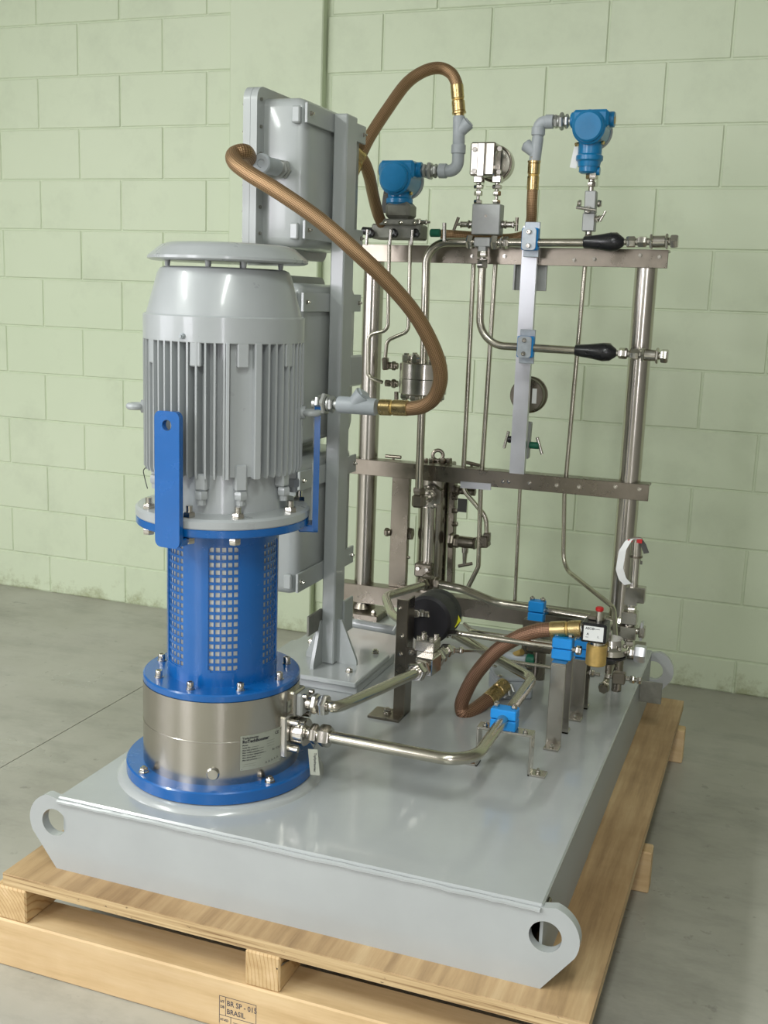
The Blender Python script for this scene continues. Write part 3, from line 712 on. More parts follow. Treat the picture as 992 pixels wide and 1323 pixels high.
bv = thing('block_valve', 'grey block valve with tee handle under the right blue transmitter', 'valve', U(763, 300))
chain(bv, U(765, 220), U(763, 252)-U(765, 220), [('c', .006, .018), ('h', .016, .026), ('c', .006, .016), ('h', .012, .019), ('c', .024, .014)])
MB().bar(U(764, 247), U(762.5, 276), .028, .028, b=.002).build('upper_block', 'manifold_grey', bv)
MB().bar(U(762, 276), U(760.5, 299), .031, .031, b=.002).build('lower_block', 'manifold_grey', bv)
for px, sx in ((751, -1), (772, 1)): chain(bv, U(px, 263), (sx, 0, 0), [('c', .007, .018), ('h', .003, .014)])
needle_valve(bv, U(760, 271, 1.276), -Y, .030, U(770, 273)-U(750, 270), bl=.05, br=.0042)
needle_valve(bv, U(769, 284, 1.28), (.8, -.3, .35), .022, (.4, 0, .8), bl=.028)
chain(bv, U(760.5, 299), U(759.8, 310)-U(760.5, 299), [('c', .008, .018), ('h', .012, .017)])

c1 = U(517, 232, 1.25)
t1, n1 = transmitter('blue pressure transmitter at the left above the top rail, on a dark cast manifold', c1, 1, 1.06, .014)
MB().bar(U(499, 247, 1.235), U(495, 275, 1.235), .013, .004, up=(0, 1, 0)).build('name_tag', 'dark_tag', t1)
mf = thing('valve_manifold', 'dark grey cast valve manifold under the left blue transmitter', 'manifold', U(517, 312, 1.27))
q0 = U(517, 276, 1.25)
MB().obox(U(518, 273, 1.25), (X*.034, Y*.034, Z*.022), .010).build('cast_body', 'cast_grey', mf)
MB().obox(U(518, 288, 1.25), (X*.050, Y*.038, Z*.008), .003).build('flange', 'cast_grey', mf)
MB().obox(U(516, 300, 1.26), (X*.068, Y*.032, Z*.0195), .004).build('manifold_block', 'cast_grey', mf)
for px in (497, 517, 535): inst(SMALLBOLT, 'flange_bolt', mf, U(px, 288, 1.212), rotz(-Y))
chain(mf, U(538, 287, 1.25), X, [('h', .012, .016), ('c', .012, .011), ('h', .006, .012), ('c', .008, .006)])
for px in (480, 510, 538):
    a = U(px, 303, 1.226)
    MB().lathe(a, Vector((-.1, -1, .3)), [(0, .007), (.004, .012), (.012, .012), (.016, .006)], 16).build('handle_boss', 'black_plastic', mf)
    MB().cyl(a+Vector((-.006, -.014, .012)), a+Vector((-.008, -.014, -.028)), .0042, n=12, c=.0008).build('lever', 'stainless', mf)
MB().cyl(U(556, 301, 1.25), U(569, 301, 1.25), .0105, n=18, c=.002).build('cap', 'green_plastic', mf)
MB().cyl(U(468, 298, 1.25), U(481, 299, 1.25), .0105, n=18, c=.002).build('cap', 'black_plastic', mf)
MB().cyl(U(574, 288, 1.25), U(574, 312, 1.25), .0052, n=12).build('drain_pin', 'stainless', mf)

# ------------------------------------------------------------------ gauge and manifold in the middle
dg = thing('differential_gauge', 'square stainless gauge body with round dial above the middle manifold', 'gauge', U(632, 262))
gb_ = MB().obox(U(627, 207, 1.285), (X*.033, Y*.030, Z*.041), .004).build('gauge_body', 'stainless_brushed', dg)
MB().obox(U(623, 207, 1.262), (X*.010, Y*.016, Z*.041), .002).build('side_plate', 'stainless_brushed', dg)
for px, py in ((613, 193), (612, 221), (645, 192), (644, 222)): MB().hexa(U(px, py, 1.262), U(px, py, 1.25), .012).hexa(U(px-3, py, 1.275), U(px+3, py, 1.275), .012).build('body_bolt', 'stainless', dg)
dc = U(640, 212, 1.34)
MB().lathe(dc, Y, [(-.012, .040), (-.010, .047), (.018, .047), (.022, .043)], 40).build('dial_case', 'stainless', dg)
MB().torus(dc-Y*.011, Y, .044, .0035, 40, 8).build('bezel', 'stainless_dull', dg)
for px, py in ((621, 199), (638, 216)): MB().lathe(U(px, py, 1.2545), -Y, [(0, .0035), (.002, .0035), (.002, .0018), (.0005, .0015)], 12).build('set_screw', 'stainless_dull', dg)
for px in (619, 643):
    chain(dg, U(px, 227, 1.285), -Z, [('b', .018, .024), ('c', .005, .013), ('h', .010, .022), ('c', .005, .011), ('h', .012, .019), ('c', .010, .009), ('h', .010, .019)])
mm = thing('manifold_block', 'square light grey manifold block in the middle of the top rail', 'manifold', U(630, 303))
MB().obox(U(630, 284, 1.29), (X*.0375, Y*.020, Z*.0385), .002).build('block', 'manifold_grey', mm)
MB().lathe(U(627.5, 279, 1.2705), -Y, [(0, .0035), (.0015, .0035), (.0015, .0018), (.0003, .0016)], 12).build('screw', 'stainless_dull', mm)
for sx, px in ((-1, 611), (1, 648)):
    p = chain(mm, U(px, 290), (sx, 0, 0), [('c', .008, .019), ('h', .006, .019), ('c', .016, .015), ('h', .004, .016), ('c', .010, .008)])
    MB().cyl(p+Vector((-.004*sx, 0, .018)), p+Vector((.008*sx, 0, -.016)) if sx < 0 else p+Vector((-.004, 0, -.016)), .0042, n=12).build('tee_handle', 'stainless_dull', mm)
cr = thing('tee_fitting', 'stainless tube tee with hex nuts under the middle manifold block', 'fitting', U(625, 344))
tc = U(624, 313, 1.268)
MB().bar(tc-X*.022, tc+X*.022, .022, .024, b=.002).bar(tc, tc-Z*.024, .022, .020, b=.002).build('tee_body', 'manifold_grey', cr)
chain(cr, tc-X*.020, -X, [('c', .006, .018), ('h', .016, .034)], 'stainless')
chain(cr, tc+X*.020, X, [('c', .004, .018), ('h', .016, .034), ('c', .006, .018), ('h', .006, .028), ('c', .003, .018), ('h', .014, .027)])
chain(cr, tc-Z*.022, U(623.5, 345, 1.268)-U(624, 325, 1.268), [('h', .016, .024), ('c', .004, .016), ('h', .004, .026), ('h', .020, .026)])

# ------------------------------------------------------------------ tubing on the frame
YT = 1.268
tube_thing('steel_pipe', 'thick stainless tube bending down from the tee to the bolted flange body', [U(607, 313, YT), U(551, 313, YT), U(547.5, 472, YT)], .0112, .075)
tube_thing('steel_pipe', 'thick stainless tube dropping from the bolted flange body to the vessel elbow', [U(545.5, 505, YT), U(541, 640, YT)], .0112)
tube_thing('steel_pipe', 'thick stainless tube running from the tee to the upper black handle', [tc+X*.066, U(758, 313.5, YT)], .0105)
tube_thing('steel_pipe', 'thick stainless tube curving from the tee to the lower black handle', [U(623, 343, YT), U(618.5, 445, YT), U(744, 453, YT)], .0105, .07)
tube_thing('steel_tube', 'thin upright stainless tube left of the curved tube, ending at the vessel valve', [U(612, 340, 1.352), U(597.5, 632, 1.352), U(628, 668, 1.352), U(629, 700, 1.352)], .0066, .05)
tube_thing('steel_tube', 'thin upright stainless tube right of the curved tube, kinked near its foot', [U(640, 340, 1.345), U(621, 632, 1.345), U(618, 732, 1.345), U(604, 760, 1.345)], .0066, .03)
tube_thing('steel_tube', 'long thin stainless tube from the right transmitter down to the relief valve', [U(760, 312, 1.345), U(755.5, 345, 1.345), U(729, 640, 1.345), U(727.5, 733, 1.345), U(793, 785, 1.12), U(795, 826, 1.05)], .0062, .05)
tube_thing('steel_tube', 'thin stainless tube hanging straight below the flat aluminium strap', [U(675, 560, 1.352), U(664, 800, 1.352)], .0052)
tube_thing('steel_tube', 'thin bent tube from the left manifold to the upper port of the flange body', [U(530, 310, 1.262), U(527.5, 428, 1.262), U(500, 440, 1.262), U(497.5, 464, 1.262)], .0052, .022)
tube_thing('steel_tube', 'thin bent tube from the left manifold to the lower port of the flange body', [U(503, 312, 1.24), U(501, 427, 1.24), U(476, 432, 1.24), U(475, 487, 1.24), U(494, 494, 1.24)], .0052, .022)
# bolted flange body
ob = thing('flange_body', 'round stainless flange body held by six bolts on the thick tube', 'filter', U(546, 510, YT))
oc = U(546.5, 489, YT); hz = .0425
MB().lathe(oc, Z, [(-hz, .060), (-hz+.003, .064), (-.001, .064)], 40).build('lower_half', 'stainless', ob)
MB().lathe(oc, Z, [(.001, .064), (hz-.003, .064), (hz, .060)], 40).build('upper_half', 'stainless', ob)
for k in range(6):
    a = R(60*k+20); o_ = oc+Vector((.047*math.cos(a), .047*math.sin(a), 0))
    MB().hexa(o_+Z*hz, o_+Z*(hz+.019), .022).cyl(o_+Z*(hz+.019), o_+Z*(hz+.024), .007, n=10).build('top_nut', 'stainless', ob)
    MB().hexa(o_-Z*hz, o_-Z*(hz+.014), .022).cyl(o_-Z*(hz+.014), o_-Z*(hz+.018), .0075, n=10).build('bottom_nut', 'stainless', ob)
chain(ob, U(514, 473, YT), -X, [('c', .006, .018), ('h', .012, .021), ('h', .012, .017)], 'stainless_dull')
MB().bar(U(497.5, 462, 1.262), U(498.5, 478, 1.262), .017, .017, b=.003).build('elbow', 'stainless_dull', ob)
chain(ob, U(514, 496, YT), -X, [('c', .006, .018), ('h', .012, .021), ('c', .004, .012), ('h', .014, .018)], 'stainless_dull')
MB().cyl(U(512, 506, YT), U(512, 520, YT), .006, n=12).build('drain_pin', 'stainless_dull', ob)

# aluminium strap with tube clamps
ss = tag(MB().prism(U(686, 292, 1.30), (1, 0, 0), (0, 0, 1), (0, .004, 0), [(-.020, 0), (.020, 0), (.020, -.645), (-.020, -.645)]).box(*(lambda p: (p.x-.020, p.x-.016, 1.304, 1.318, p.z-.645, p.z))(U(686, 292, 1.30))).box(*(lambda p: (p.x+.016, p.x+.020, 1.304, 1.318, p.z-.645, p.z))(U(686, 292, 1.30))).build('support_strap', 'aluminium'), 'flat upright aluminium strap between the top and middle rails', 'strap')
def tube_clamp(label, c, w=.021, h=.038):
    t = thing('tube_clamp', label, 'clamp', c-Z*h, 'grey tube clamps on the aluminium strap')
    MB().obox(c+Y*.002, (X*w, Y*.013, Z*h*.72), .003).build('plastic_halves', 'clamp_blue', t)
    MB().prism(c-Y*.017, (1, 0, 0), (0, 0, 1), (0, .005, 0), rrect(-w*.85, w*.85, -h*.72, h*.72, .008)).build('cover_plate', 'clamp_metal', t)
    MB().obox(c+Y*.018, (X*w*.95, Y*.003, Z*h*1.15), .001).build('weld_plate', 'clamp_metal', t)
    for s_ in (-1, 1): inst(CAPBOLT, 'cap_screw', t, c+Vector((0, -.017, s_*h*.45)), rotz(-Y))
tube_clamp('grey two-bolt tube clamp near the top of the aluminium strap', U(685, 309, 1.265))
tube_clamp('grey two-bolt tube clamp halfway down the aluminium strap', U(679, 448, 1.265))
tag(MB().obox(U(686, 359, 1.345), (X*.042, Y*.004, Z*.033), .001).box(*(lambda p: (p.x-.042, p.x-.038, 1.32, 1.35, p.z-.033, p.z+.033))(U(686, 359, 1.345))).build('instrument_plate', 'manifold_grey'), 'small grey mounting plate below the top rail behind the aluminium strap', 'plate')

def handle_valve(label, p0, p1, pe):
    """shut-off coupling with a black grip"""
    t = thing('coupling_valve', label, 'valve', p0, 'black-handled coupling valves on the right')
    d = (p1-p0).normalized(); Lh = (p1-p0).length
    MB().lathe(p0, d, [(0, .0135), (.002, .0145), (Lh*.35, .018), (Lh*.68, .0235), (Lh*.85, .021), (Lh*.97, .012), (Lh, .009)], 24).build('grip', 'black_plastic', t)
    MB().lathe(p0+d*Lh*.62+Y*.010+Z*.004, d, [(0, .008), (.008, .022), (.020, .022), (.030, .010)], 6).build('valve_hex', 'stainless_dull', t)
    rem = (pe-p1).length
    chain(t, p1, d, [('c', .006, .016), ('h', .022, .024), ('c', .006, .018), ('h', .022, .024), ('c', .007, .018), ('h', .007, .033), ('c', rem-.10, .029), ('h', .007, .034), ('c', .005, .02), ('h', .018, .030)])
handle_valve('upper black-handled coupling valve at the right end of the top rail', U(754, 313, YT), U(806, 312.5, YT), U(876, 312, YT))
handle_valve('lower black-handled coupling valve in front of the right frame post', U(743, 452.5, YT), U(796, 456, YT), U(863, 461, YT))

# round gauge and its valve behind the strap
pg = thing('pressure_gauge', 'round stainless gauge seen from behind, half hidden by the aluminium strap', 'gauge', U(679, 535, 1.36))
gc = U(680, 511, 1.36)
MB().lathe(gc, Y, [(0, .044), (.002, .046), (.028, .046), (.032, .050), (.042, .050)], 44).build('case', 'stainless_dull', pg)
MB().obox(gc+Vector((.022, -.001, .0)), (X*.006, Y*.001, Z*.020), 0).build('label_strip', 'white_label', pg)
gv = thing('gauge_valve', 'grey valve block with black and green tee handles below the round gauge', 'valve', U(690, 605, 1.33))
MB().bar(U(683, 545, 1.345), U(679, 592, 1.345), .018, .022, b=.002).build('valve_block', 'manifold_grey', gv)
for a, c, m, e in ((U(668, 567, 1.335), U(654, 568, 1.335), 'black_plastic', (.22, 0, 1)), (U(684, 575, 1.335), U(697, 576, 1.335), 'green_plastic', (-.36, 0, 1))):
    d = (c-a).normalized(); MB().cyl(a, a+d*.026, .0095, n=16, c=.002).build('bonnet_cap', m, gv)
    MB().cyl(a+d*.024, c+d*.003, .004, n=10).build('stem', 'stainless', gv); e = Vector(e).normalized(); MB().cyl(c-e*.024, c+e*.024, .0045, n=12, c=.0008).build('tee_handle', 'stainless', gv)

# ------------------------------------------------------------------ vessel at the rear
vs_ = thing('pressure_vessel', 'upright polished steel vessel with bolted end flanges behind the middle rail', 'vessel', U(560, 756, 1.40))
vt, vb = U(562, 606, 1.40), U(556, 758, 1.40)
MB().cyl(vb, vt, .044, n=36).build('shell', 'stainless_brushed', vs_)
MB().cyl(U(552, 742, 1.345), U(555.5, 655, 1.345), .019, n=28).build('slim_cylinder', 'stainless', vs_)
pv = U(588, 672, 1.40)
MB().bar(U(582, 755, 1.40), U(586, 612, 1.40), .018, .030, b=.002).build('side_flange', 'stainless_dull', vs_)
for py in (616, 643, 660, 677): MB().hexa(U(584, py, 1.383), U(591, py, 1.383), .013).build('flange_bolt', 'stainless_dull', vs_)
MB().obox(U(562, 601, 1.40), (X*.050, Y*.045, Z*.010), .003).build('top_flange', 'stainless_dull', vs_)
for px in (549, 580, 558, 572): MB().hexa(U(px, 599, 1.38), U(px, 592, 1.38), .016).build('top_bolt', 'stainless_dull', vs_)
ec = U(565.5, 590, 1.40); MB().torus(ec+Z*.004, (-.4, 1, 0), .0145, .0052, 24, 10).cyl(ec-Z*.028, ec-Z*.010, .008, n=14).build('eye_bolt', 'stainless_dull', vs_)
pf = U(556, 641, 1.335)
MB().lathe(pf+Y*.02, -Y, [(0, .036), (.022, .036), (.024, .034)], 6, a0=R(30)).build('port_flange', 'stainless', vs_)
for dx, dz in ((-.012, .025), (.012, .025), (.012, -.025), (-.012, -.025)): inst(CAPBOLT, 'cap_screw', vs_, pf+Vector((dx, -.004, dz)), rotz(-Y))
ev = U(541, 647, YT)
chain(vs_, pf, Vector((ev.x-pf.x, ev.y-pf.y, 0)), [('c', .012, .026), ('h', .012, .03), ('c', .03, .022)])
MB().obox(ev, (X*.017, Y*.017, Z*.018), .006).build('elbow_body', 'stainless_dull', vs_); chain(vs_, ev+Z*.014, Z, [('c', .004, .024), ('h', .018, .031)], 'stainless_dull')
lf = U(548, 736, 1.325)
MB().obox(lf, (X*.026, Y*.014, Z*.020), .004).build('foot_flange', 'stainless_dull', vs_)
for dx in (-.013, .013): inst(CAPBOLT, 'cap_screw', vs_, lf+Vector((dx, -.014, .006)), rotz(-Y))
for py in (688, 693):
    pass
chain(vs_, U(533, 690, 1.37), -X, [('h', .018, .034), ('c', .008, .022), ('h', .016, .026)], 'stainless_dull')
vv = thing('drain_valve', 'stainless valve with a hanging tee handle at the right of the vessel', 'valve', U(601, 735, 1.37))
chain(vv, U(580, 698, 1.37), X, [('h', .016, .038), ('h', .014, .034), ('c', .044, .033), ('h', .006, .034)], 'stainless_dull')
MB().bar(U(620, 699, 1.355), U(632, 699, 1.355), .034, .034, b=.004).bar(U(629, 699, 1.352), U(629.5, 688, 1.352), .018, .018, b=.002).build('elbow_block', 'stainless_dull', vv)
MB().lathe(U(601, 707, 1.37), -Z, [(0, .010), (.016, .009), (.018, .007), (.050, .0050)], 16).build('bonnet', 'stainless', vv); MB().cyl(U(592, 731.5, 1.37), U(610, 728, 1.37), .0048, n=12, c=.0008).build('tee_handle', 'stainless_dull', vv)
tag(MB().obox(U(597, 653, 1.36), (X*.0135, Y*.0008, Z*.019), 0).build('tag_plate', 'dark_tag'), 'small dark tag plate hanging under the middle rail', 'tag')
chain(vv, U(585, 633, 1.385), X, [('h', .02, .026), ('c', .03, .02), ('h', .016, .022)], 'stainless_dull')
for k, (px, py, e, lb) in enumerate(((508, 590, (1, 0, .0), 'tee handle of a needle valve over the left of the middle rail'), (609, 599, (1, .5, -.25), 'tee handle of a needle valve right of the vessel eye bolt'))):
    t = thing('needle_valve', lb, 'valve', U(px, py+6, 1.38)); a = U(px, py+10, 1.38)
    MB().cyl(a, U(px, py, 1.38), .004, n=10).build('stem', 'stainless_dull', t); MB().hexa(a-Z*.01, a, .014).build('bonnet', 'stainless_dull', t)
    e = Vector(e).normalized(); p = U(px, py, 1.38); MB().cyl(p-e*.024, p+e*.024, .0052, n=12, c=.0008).build('tee_handle', 'stainless_dull', t)
fb = thing('mounting_bar', 'dull steel upright flat bar between the middle and lower rails', 'bar', U(515, 765, 1.35))
MB().box(*(lambda a, c: (a.x, c.x, 1.346, 1.366, .094, .418))(U(504, 690, 1.346), U(526, 690, 1.346)), .001).build('flat_bar', 'stainless_dull', fb)
chain(fb, U(505, 688, 1.345), -X, [('c', .006, .02), ('h', .012, .022)], 'stainless_dull'); chain(fb, U(526, 720, 1.345), X, [('c', .008, .008)], 'stainless_dull')
# ------------------------------------------------------------------ conduits and braided hoses
def hose(label, pts, r, m, ends=(), sub=12):
    t = thing('braided_hose', label, 'hose', min(pts, key=lambda q: q.z), 'braided hoses')
    MB().spline(pts, r, 18, sub).build('braid', m, t)
    for i, s_ in ends:
        a, c = (pts[0], pts[1]) if i == 0 else (pts[-1], pts[-2]); d = (a-c).normalized(); p = a-d*.018
        MB().cyl(p, p+d*.034, r*1.10, n=24, c=.001).build('ferrule', 'brass', t)
        MB().cyl(p+d*.034, p+d*.038, r*.98, n=24).build('neck', 'brass_matt', t)
        MB().cyl(p+d*.038, p+d*.066, r*1.12, n=24, c=.002).build('union_nut', 'brass', t)
        if s_: MB().lathe(p+d*.066, d, [(0, r*1.2), (.005, r*1.2), (.0055, r*.85), (.014, r*.85)], 24).build('end_ring', 'brass', t)
    return t
def y_fitting(t, p0, p1, branch, r=.017):
    """conduit seal: a straight body with a slanting plugged branch"""
    d = (p1-p0).normalized(); Lc = (p1-p0).length; b = Vector(branch).normalized()
    MB().lathe(p0, d, [(0, r*.92), (.004, r), (Lc-.004, r), (Lc, r*.92)], 24).build('seal_body', 'conduit_grey', t)
    m_ = p0+d*Lc*.42; MB().cyl(m_, m_+b*.034, r*.95, r*1.12, 24).cyl(m_+b*.034, m_+b*.038, r*.9, n=4).build('seal_branch', 'conduit_grey', t)
def union(t, p, d, s=1.0, m='zinc'):
    return chain(t, p, d, [('c', .010*s, .022*s), ('h', .010*s, .036*s), ('c', .004*s, .028*s), ('h', .012*s, .044*s), ('c', .006*s, .034*s), ('h', .010*s, .034*s), ('c', .012*s, .022*s)], m)
# long hose from the top enclosure past the post
e1 = thing('conduit_elbow', 'grey capped conduit elbow on the side of the upper enclosure', 'conduit', at(365, 230, y=.60))
p0 = at(366, 219, y=.664)
p = chain(e1, p0, -Y, [('h', .010, .036), ('c', .006, .030), ('h', .008, .034), ('c', .010, .024)], 'zinc')
MB().lathe(p, -Y, [(0, .013), (.004, .0175), (.056, .0175), (.060, .0205), (.070, .0205), (.073, .018), (.073, .009), (.070, .008)], 26).cyl(p-Y*.035, p-Y*.035-X*.024, .016, n=20).build('elbow_body', 'conduit_grey', e1)
hs = p-Y*.035-X*.04
hose('long bronze braided hose sweeping from the upper enclosure down past the post', [hs, at(318, 197, y=.525), at(303, 199, y=.50), at(303, 209, y=.475), at(320, 223, y=.46), at(362, 249, y=.46), at(415, 286, y=.475), at(465, 330, y=.50), at(508, 372, y=.54), at(540, 412, y=.58), at(562, 455, y=.62), at(569, 487, y=.65), at(562, 512, y=.675), at(548, 524, y=.69), at(532, 527.5, y=.70), at(517, 527, y=.70)], .0158, 'bronze_braid', ((0, 0), (1, 0)))
e2 = thing('conduit_seal', 'grey conduit seal and union on the post, joined to the long bronze hose', 'conduit', at(440, 536, y=.70))
union(e2, at(404, 521, y=.70), at(437, 522.5, y=.70)-at(404, 521, y=.70), 1.0)
y_fitting(e2, at(437, 522.5, y=.70), at(486, 526, y=.70), at(472, 505, y=.70)-at(455, 524, y=.70), .019)
# left transmitter conduit
e3 = thing('conduit_run', 'grey conduit elbow and seal rising beside the left blue transmitter', 'conduit', at(560, 225, y=1.25))
b0 = c1+Vector((.053, 0, .021)); pe = union(e3, b0, X, .92)
top = at(592.5, 186, y=1.25)
MB().tube([pe-X*.004, Vector((top.x, 1.25, b0.z)), top], .0155, .026, 20).build('elbow', 'conduit_grey', e3)
MB().cyl(Vector((pe.x-.006, 1.25, b0.z)), Vector((pe.x+.014, 1.25, b0.z)), .0185, n=22, c=.001).build('elbow_socket', 'conduit_grey', e3)
MB().cyl(top-Z*.024, top-Z*.002, .0185, n=22, c=.001).build('elbow_socket', 'conduit_grey', e3)
MB().cyl(top-Z*.004, top+Z*.008, .013, n=18).build('nipple', 'zinc', e3)
y_fitting(e3, at(592.5, 187, y=1.25), at(593, 150, y=1.25), at(606, 163, y=1.25)-at(593.5, 176, y=1.25), .0155)
hose('bronze braided hose arching from behind the post to the left transmitter', [at(463, 206, y=1.0), at(478, 176, y=1.04), at(500, 142, y=1.10), at(525, 108, y=1.17), at(548, 92, y=1.21), at(568, 88, y=1.24), at(583, 95, y=1.25), at(590, 109, y=1.25), at(590.8, 119, y=1.25)], .0150, 'bronze_braid', ((0, 0), (1, 1)))
hose('short bronze braided hose dropping behind the post to the left manifold', [at(461, 200, y=.99), at(470, 209, y=1.01), at(477, 228, y=1.05), at(482, 252, y=1.12), at(488, 276, y=1.20), at(494, 290, y=1.24)], .0150, 'bronze_braid', ((0, 0),))
# right transmitter conduit
e4 = thing('conduit_run', 'grey conduit elbow and seal left of the right blue transmitter', 'conduit', at(690, 215, y=1.29))
b0 = c2+Vector((-.050, 0, .020)); pe = union(e4, b0, -X, .85)
bot = at(695, 176, y=1.29)
MB().tube([pe+X*.004, Vector((bot.x, 1.29, b0.z)), bot], .0145, .026, 20).build('elbow', 'conduit_grey', e4)
MB().cyl(Vector((pe.x-.012, 1.29, b0.z)), Vector((pe.x+.008, 1.29, b0.z)), .0172, n=22, c=.001).build('elbow_socket', 'conduit_grey', e4)
MB().cyl(bot+Z*.002, bot+Z*.022, .0172, n=22, c=.001).build('elbow_socket', 'conduit_grey', e4)
y_fitting(e4, at(690, 214, y=1.29), at(695, 176, y=1.29), at(679, 189, y=1.29)-at(692, 200, y=1.29), .0145)
hose('bronze braided hose hanging from the right conduit seal behind the aluminium strap', [at(688.5, 236, y=1.29), at(687, 262, y=1.292), at(686, 285, y=1.31), at(679, 303, y=1.335), at(650, 309, y=1.35), at(600, 305, y=1.34), at(570, 303, y=1.33)], .0138, 'bronze_braid', ((0, 1),))

# ------------------------------------------------------------------ pipework on the deck
lp = thing('steel_pipe', 'thick bright steel pipe from the lower pump port through the blue clamp', 'pipe', (-.2, .23, .09))
chain(lp, (-.508, .231, .107), X, [('c', .008, .024), ('h', .014, .034), ('c', .004, .026), ('h', .022, .037), ('c', .004, .024)])
MB().tube([(-.458, .231, .107), (-.186, .226, .107), (-.186, .715, .107), (-.432, .945, .107)], .0115, .062, 18, 14).build('tube', 'pipe_stainless', lp)
chain(lp, (-.432, .945, .107), Vector((-1, .95, 0)), [('h', .014, .024), ('c', .01, .018)])
op = thing('steel_pipe', 'curved steel pipe from the upper pump port to the valve under the black actuator', 'pipe', (-.40, .45, .14))
chain(op, (-.517, .2445, .161), X, [('c', .012, .028), ('h', .012, .034), ('c', .003, .026), ('h', .016, .037), ('c', .003, .024)])
MB().spline([Vector((-.474, .2455, .161)), Vector((-.455, .252, .161)), Vector((-.432, .325, .160)), Vector((-.405, .42, .160)), Vector((-.384, .495, .160))], .0108, 18, 10).build('tube', 'pipe_stainless', op)
vc = thing('valve_train', 'row of hex stainless valve fittings under the black actuator', 'valve', (-.37, .62, .13))
p = chain(vc, (-.386, .486, .160), Vector((.02, .23, 0)), [('c', .006, .026), ('h', .022, .036), ('c', .004, .028), ('h', .012, .034), ('c', .006, .026), ('b', .052, .038), ('c', .006, .026), ('h', .022, .036), ('c', .004, .024), ('h', .018, .032), ('c', .016, .022), ('h', .016, .028), ('c', .01, .016)])
chain(vc, p+Vector((0, 0, -.004)), Vector((.5, .45, -.08)), [('h', .012, .018), ('c', .012, .012), ('h', .010, .014), ('c', .07, .007)])
MB().obox((-.395, .60, .190), (X*.022, Y*.024, Z*.012), .002).build('valve_bonnet', 'stainless', vc)
for dx in (-.014, .014):
    for dy in (-.016, .016): inst(CAPBOLT, 'cap_screw', vc, (-.395+dx, .60+dy, .202))
ac = thing('black_actuator', 'black cylindrical valve actuator beside the upright steel bracket', 'actuator', (-.45, .75, .13))
o_ = at(551, 802, y=.70); d = Vector((.05, 1, 0)).normalized()
MB().lathe(o_, d, [(0, .050), (.006, .056), (.050, .056), (.052, .055), (.054, .056), (.080, .055), (.088, .048)], 40).build('cylinder', 'black_matt', ac)
MB().lathe(o_+d*.052, d, [(-.001, .0562), (.001, .0562)], 40).build('seam', 'black_plastic', ac)
s0 = o_+d*.045+Vector((.0565*.93, 0, .0565*-.05)); MB().obox(s0+Vector((.0, -.0, 0)), (Vector((.004, .009, .006)), Vector((.004, .003, -.010)), Vector((.001, -.0003, 0))), 0).build('sticker', 'yellow_sticker', ac)
chain(ac, o_+d*.06+Vector((.03, -.02, -.035)), Vector((.8, -.3, -.1)), [('h', .010, .018), ('c', .012, .010)])
chain(ac, at(516, 790, y=.70), Vector((1, 0, .05)), [('c', .020, .010), ('h', .012, .016), ('b', .016, .018), ('h', .012, .016), ('b', .012, .014)])
MB().cyl(at(527, 795, y=.69), at(525, 832, y=.69), .004, n=10).build('guide_rod', 'stainless_dull', ac)
vb_ = thing('actuator_bracket', 'upright steel angle bracket bolted to the deck left of the black actuator', 'bracket', (-.47, .64, 0))
MB().box(-.479, -.4535, .632, .637, 0, .270, .0008).box(-.4575, -.4535, .637, .680, 0, .270, .0008).build('upright', 'stainless_dull', vb_)
MB().box(-.527, -.4535, .598, .660, 0, .006, .001).build('foot', 'stainless_dull', vb_)
inst(HEXBOLT, 'hex_bolt', vb_, (-.492, .632, .006))
MB().box(-.4535, -.428, .628, .632, .115, .165, .0008).build('side_tab', 'stainless_dull', vb_)
for z in (.125, .155): inst(SMALLBOLT, 'small_bolt', vb_, (-.441, .628, z), rotz(-Y))
MB().tube([at(507, 815, y=.63), at(530, 778, y=.66)], .0012, .01, 6).build('wire_tie', 'white_label', vb_)
for p in ((516, 786), (519, 822), (517, 845)): inst(SMALLBOLT, 'small_bolt', vb_, at(*p, y=.632), rotz(-Y))

# pipes behind, along the lower rail
tp = Vector((-.605, 1.245, .147))
bt = thing('pipe_tee', 'stainless pipe tee at the foot of the vessel', 'fitting', tp-Z*.02)
MB().obox(tp, (X*.016, Y*.016, Z*.019), .005).build('tee_body', 'stainless_dull', bt)
chain(bt, tp+Y*.012, Vector((lf.x-tp.x, lf.y-tp.y, lf.z-tp.z-.01)), [('h', .016, .032), ('c', .010, .024), ('h', .012, .030)], 'stainless_dull')
chain(bt, tp+X*.014, X, [('c', .004, .024), ('h', .016, .032)], 'stainless_dull'); chain(bt, tp-Y*.010, Vector((-.065, -.17, -.005)), [('c', .006, .024), ('h', .016, .032)], 'stainless_dull')
tube_thing('steel_pipe', 'thick steel pipe looping left from the vessel tee to the bracket', [tp-Y*.02, Vector((-.667, 1.075, .142)), Vector((-.600, .94, .140)), Vector((-.49, .80, .15))], .0112, .055)
tube_thing('steel_pipe', 'thick steel pipe running right in front of the lower rail', [tp+X*.03, Vector((-.505, 1.243, .143)), Vector((-.385, 1.150, .143)), Vector((-.05, 1.115, .143))], .0112, .09)
tube_thing('steel_pipe', 'grey painted pipe lying on the deck behind the stand plate', [at(447, 803, y=1.09), at(512, 815, y=1.09)], .0125, m='deck_paint', nuts=((0, [('h', .018, .034)]),))
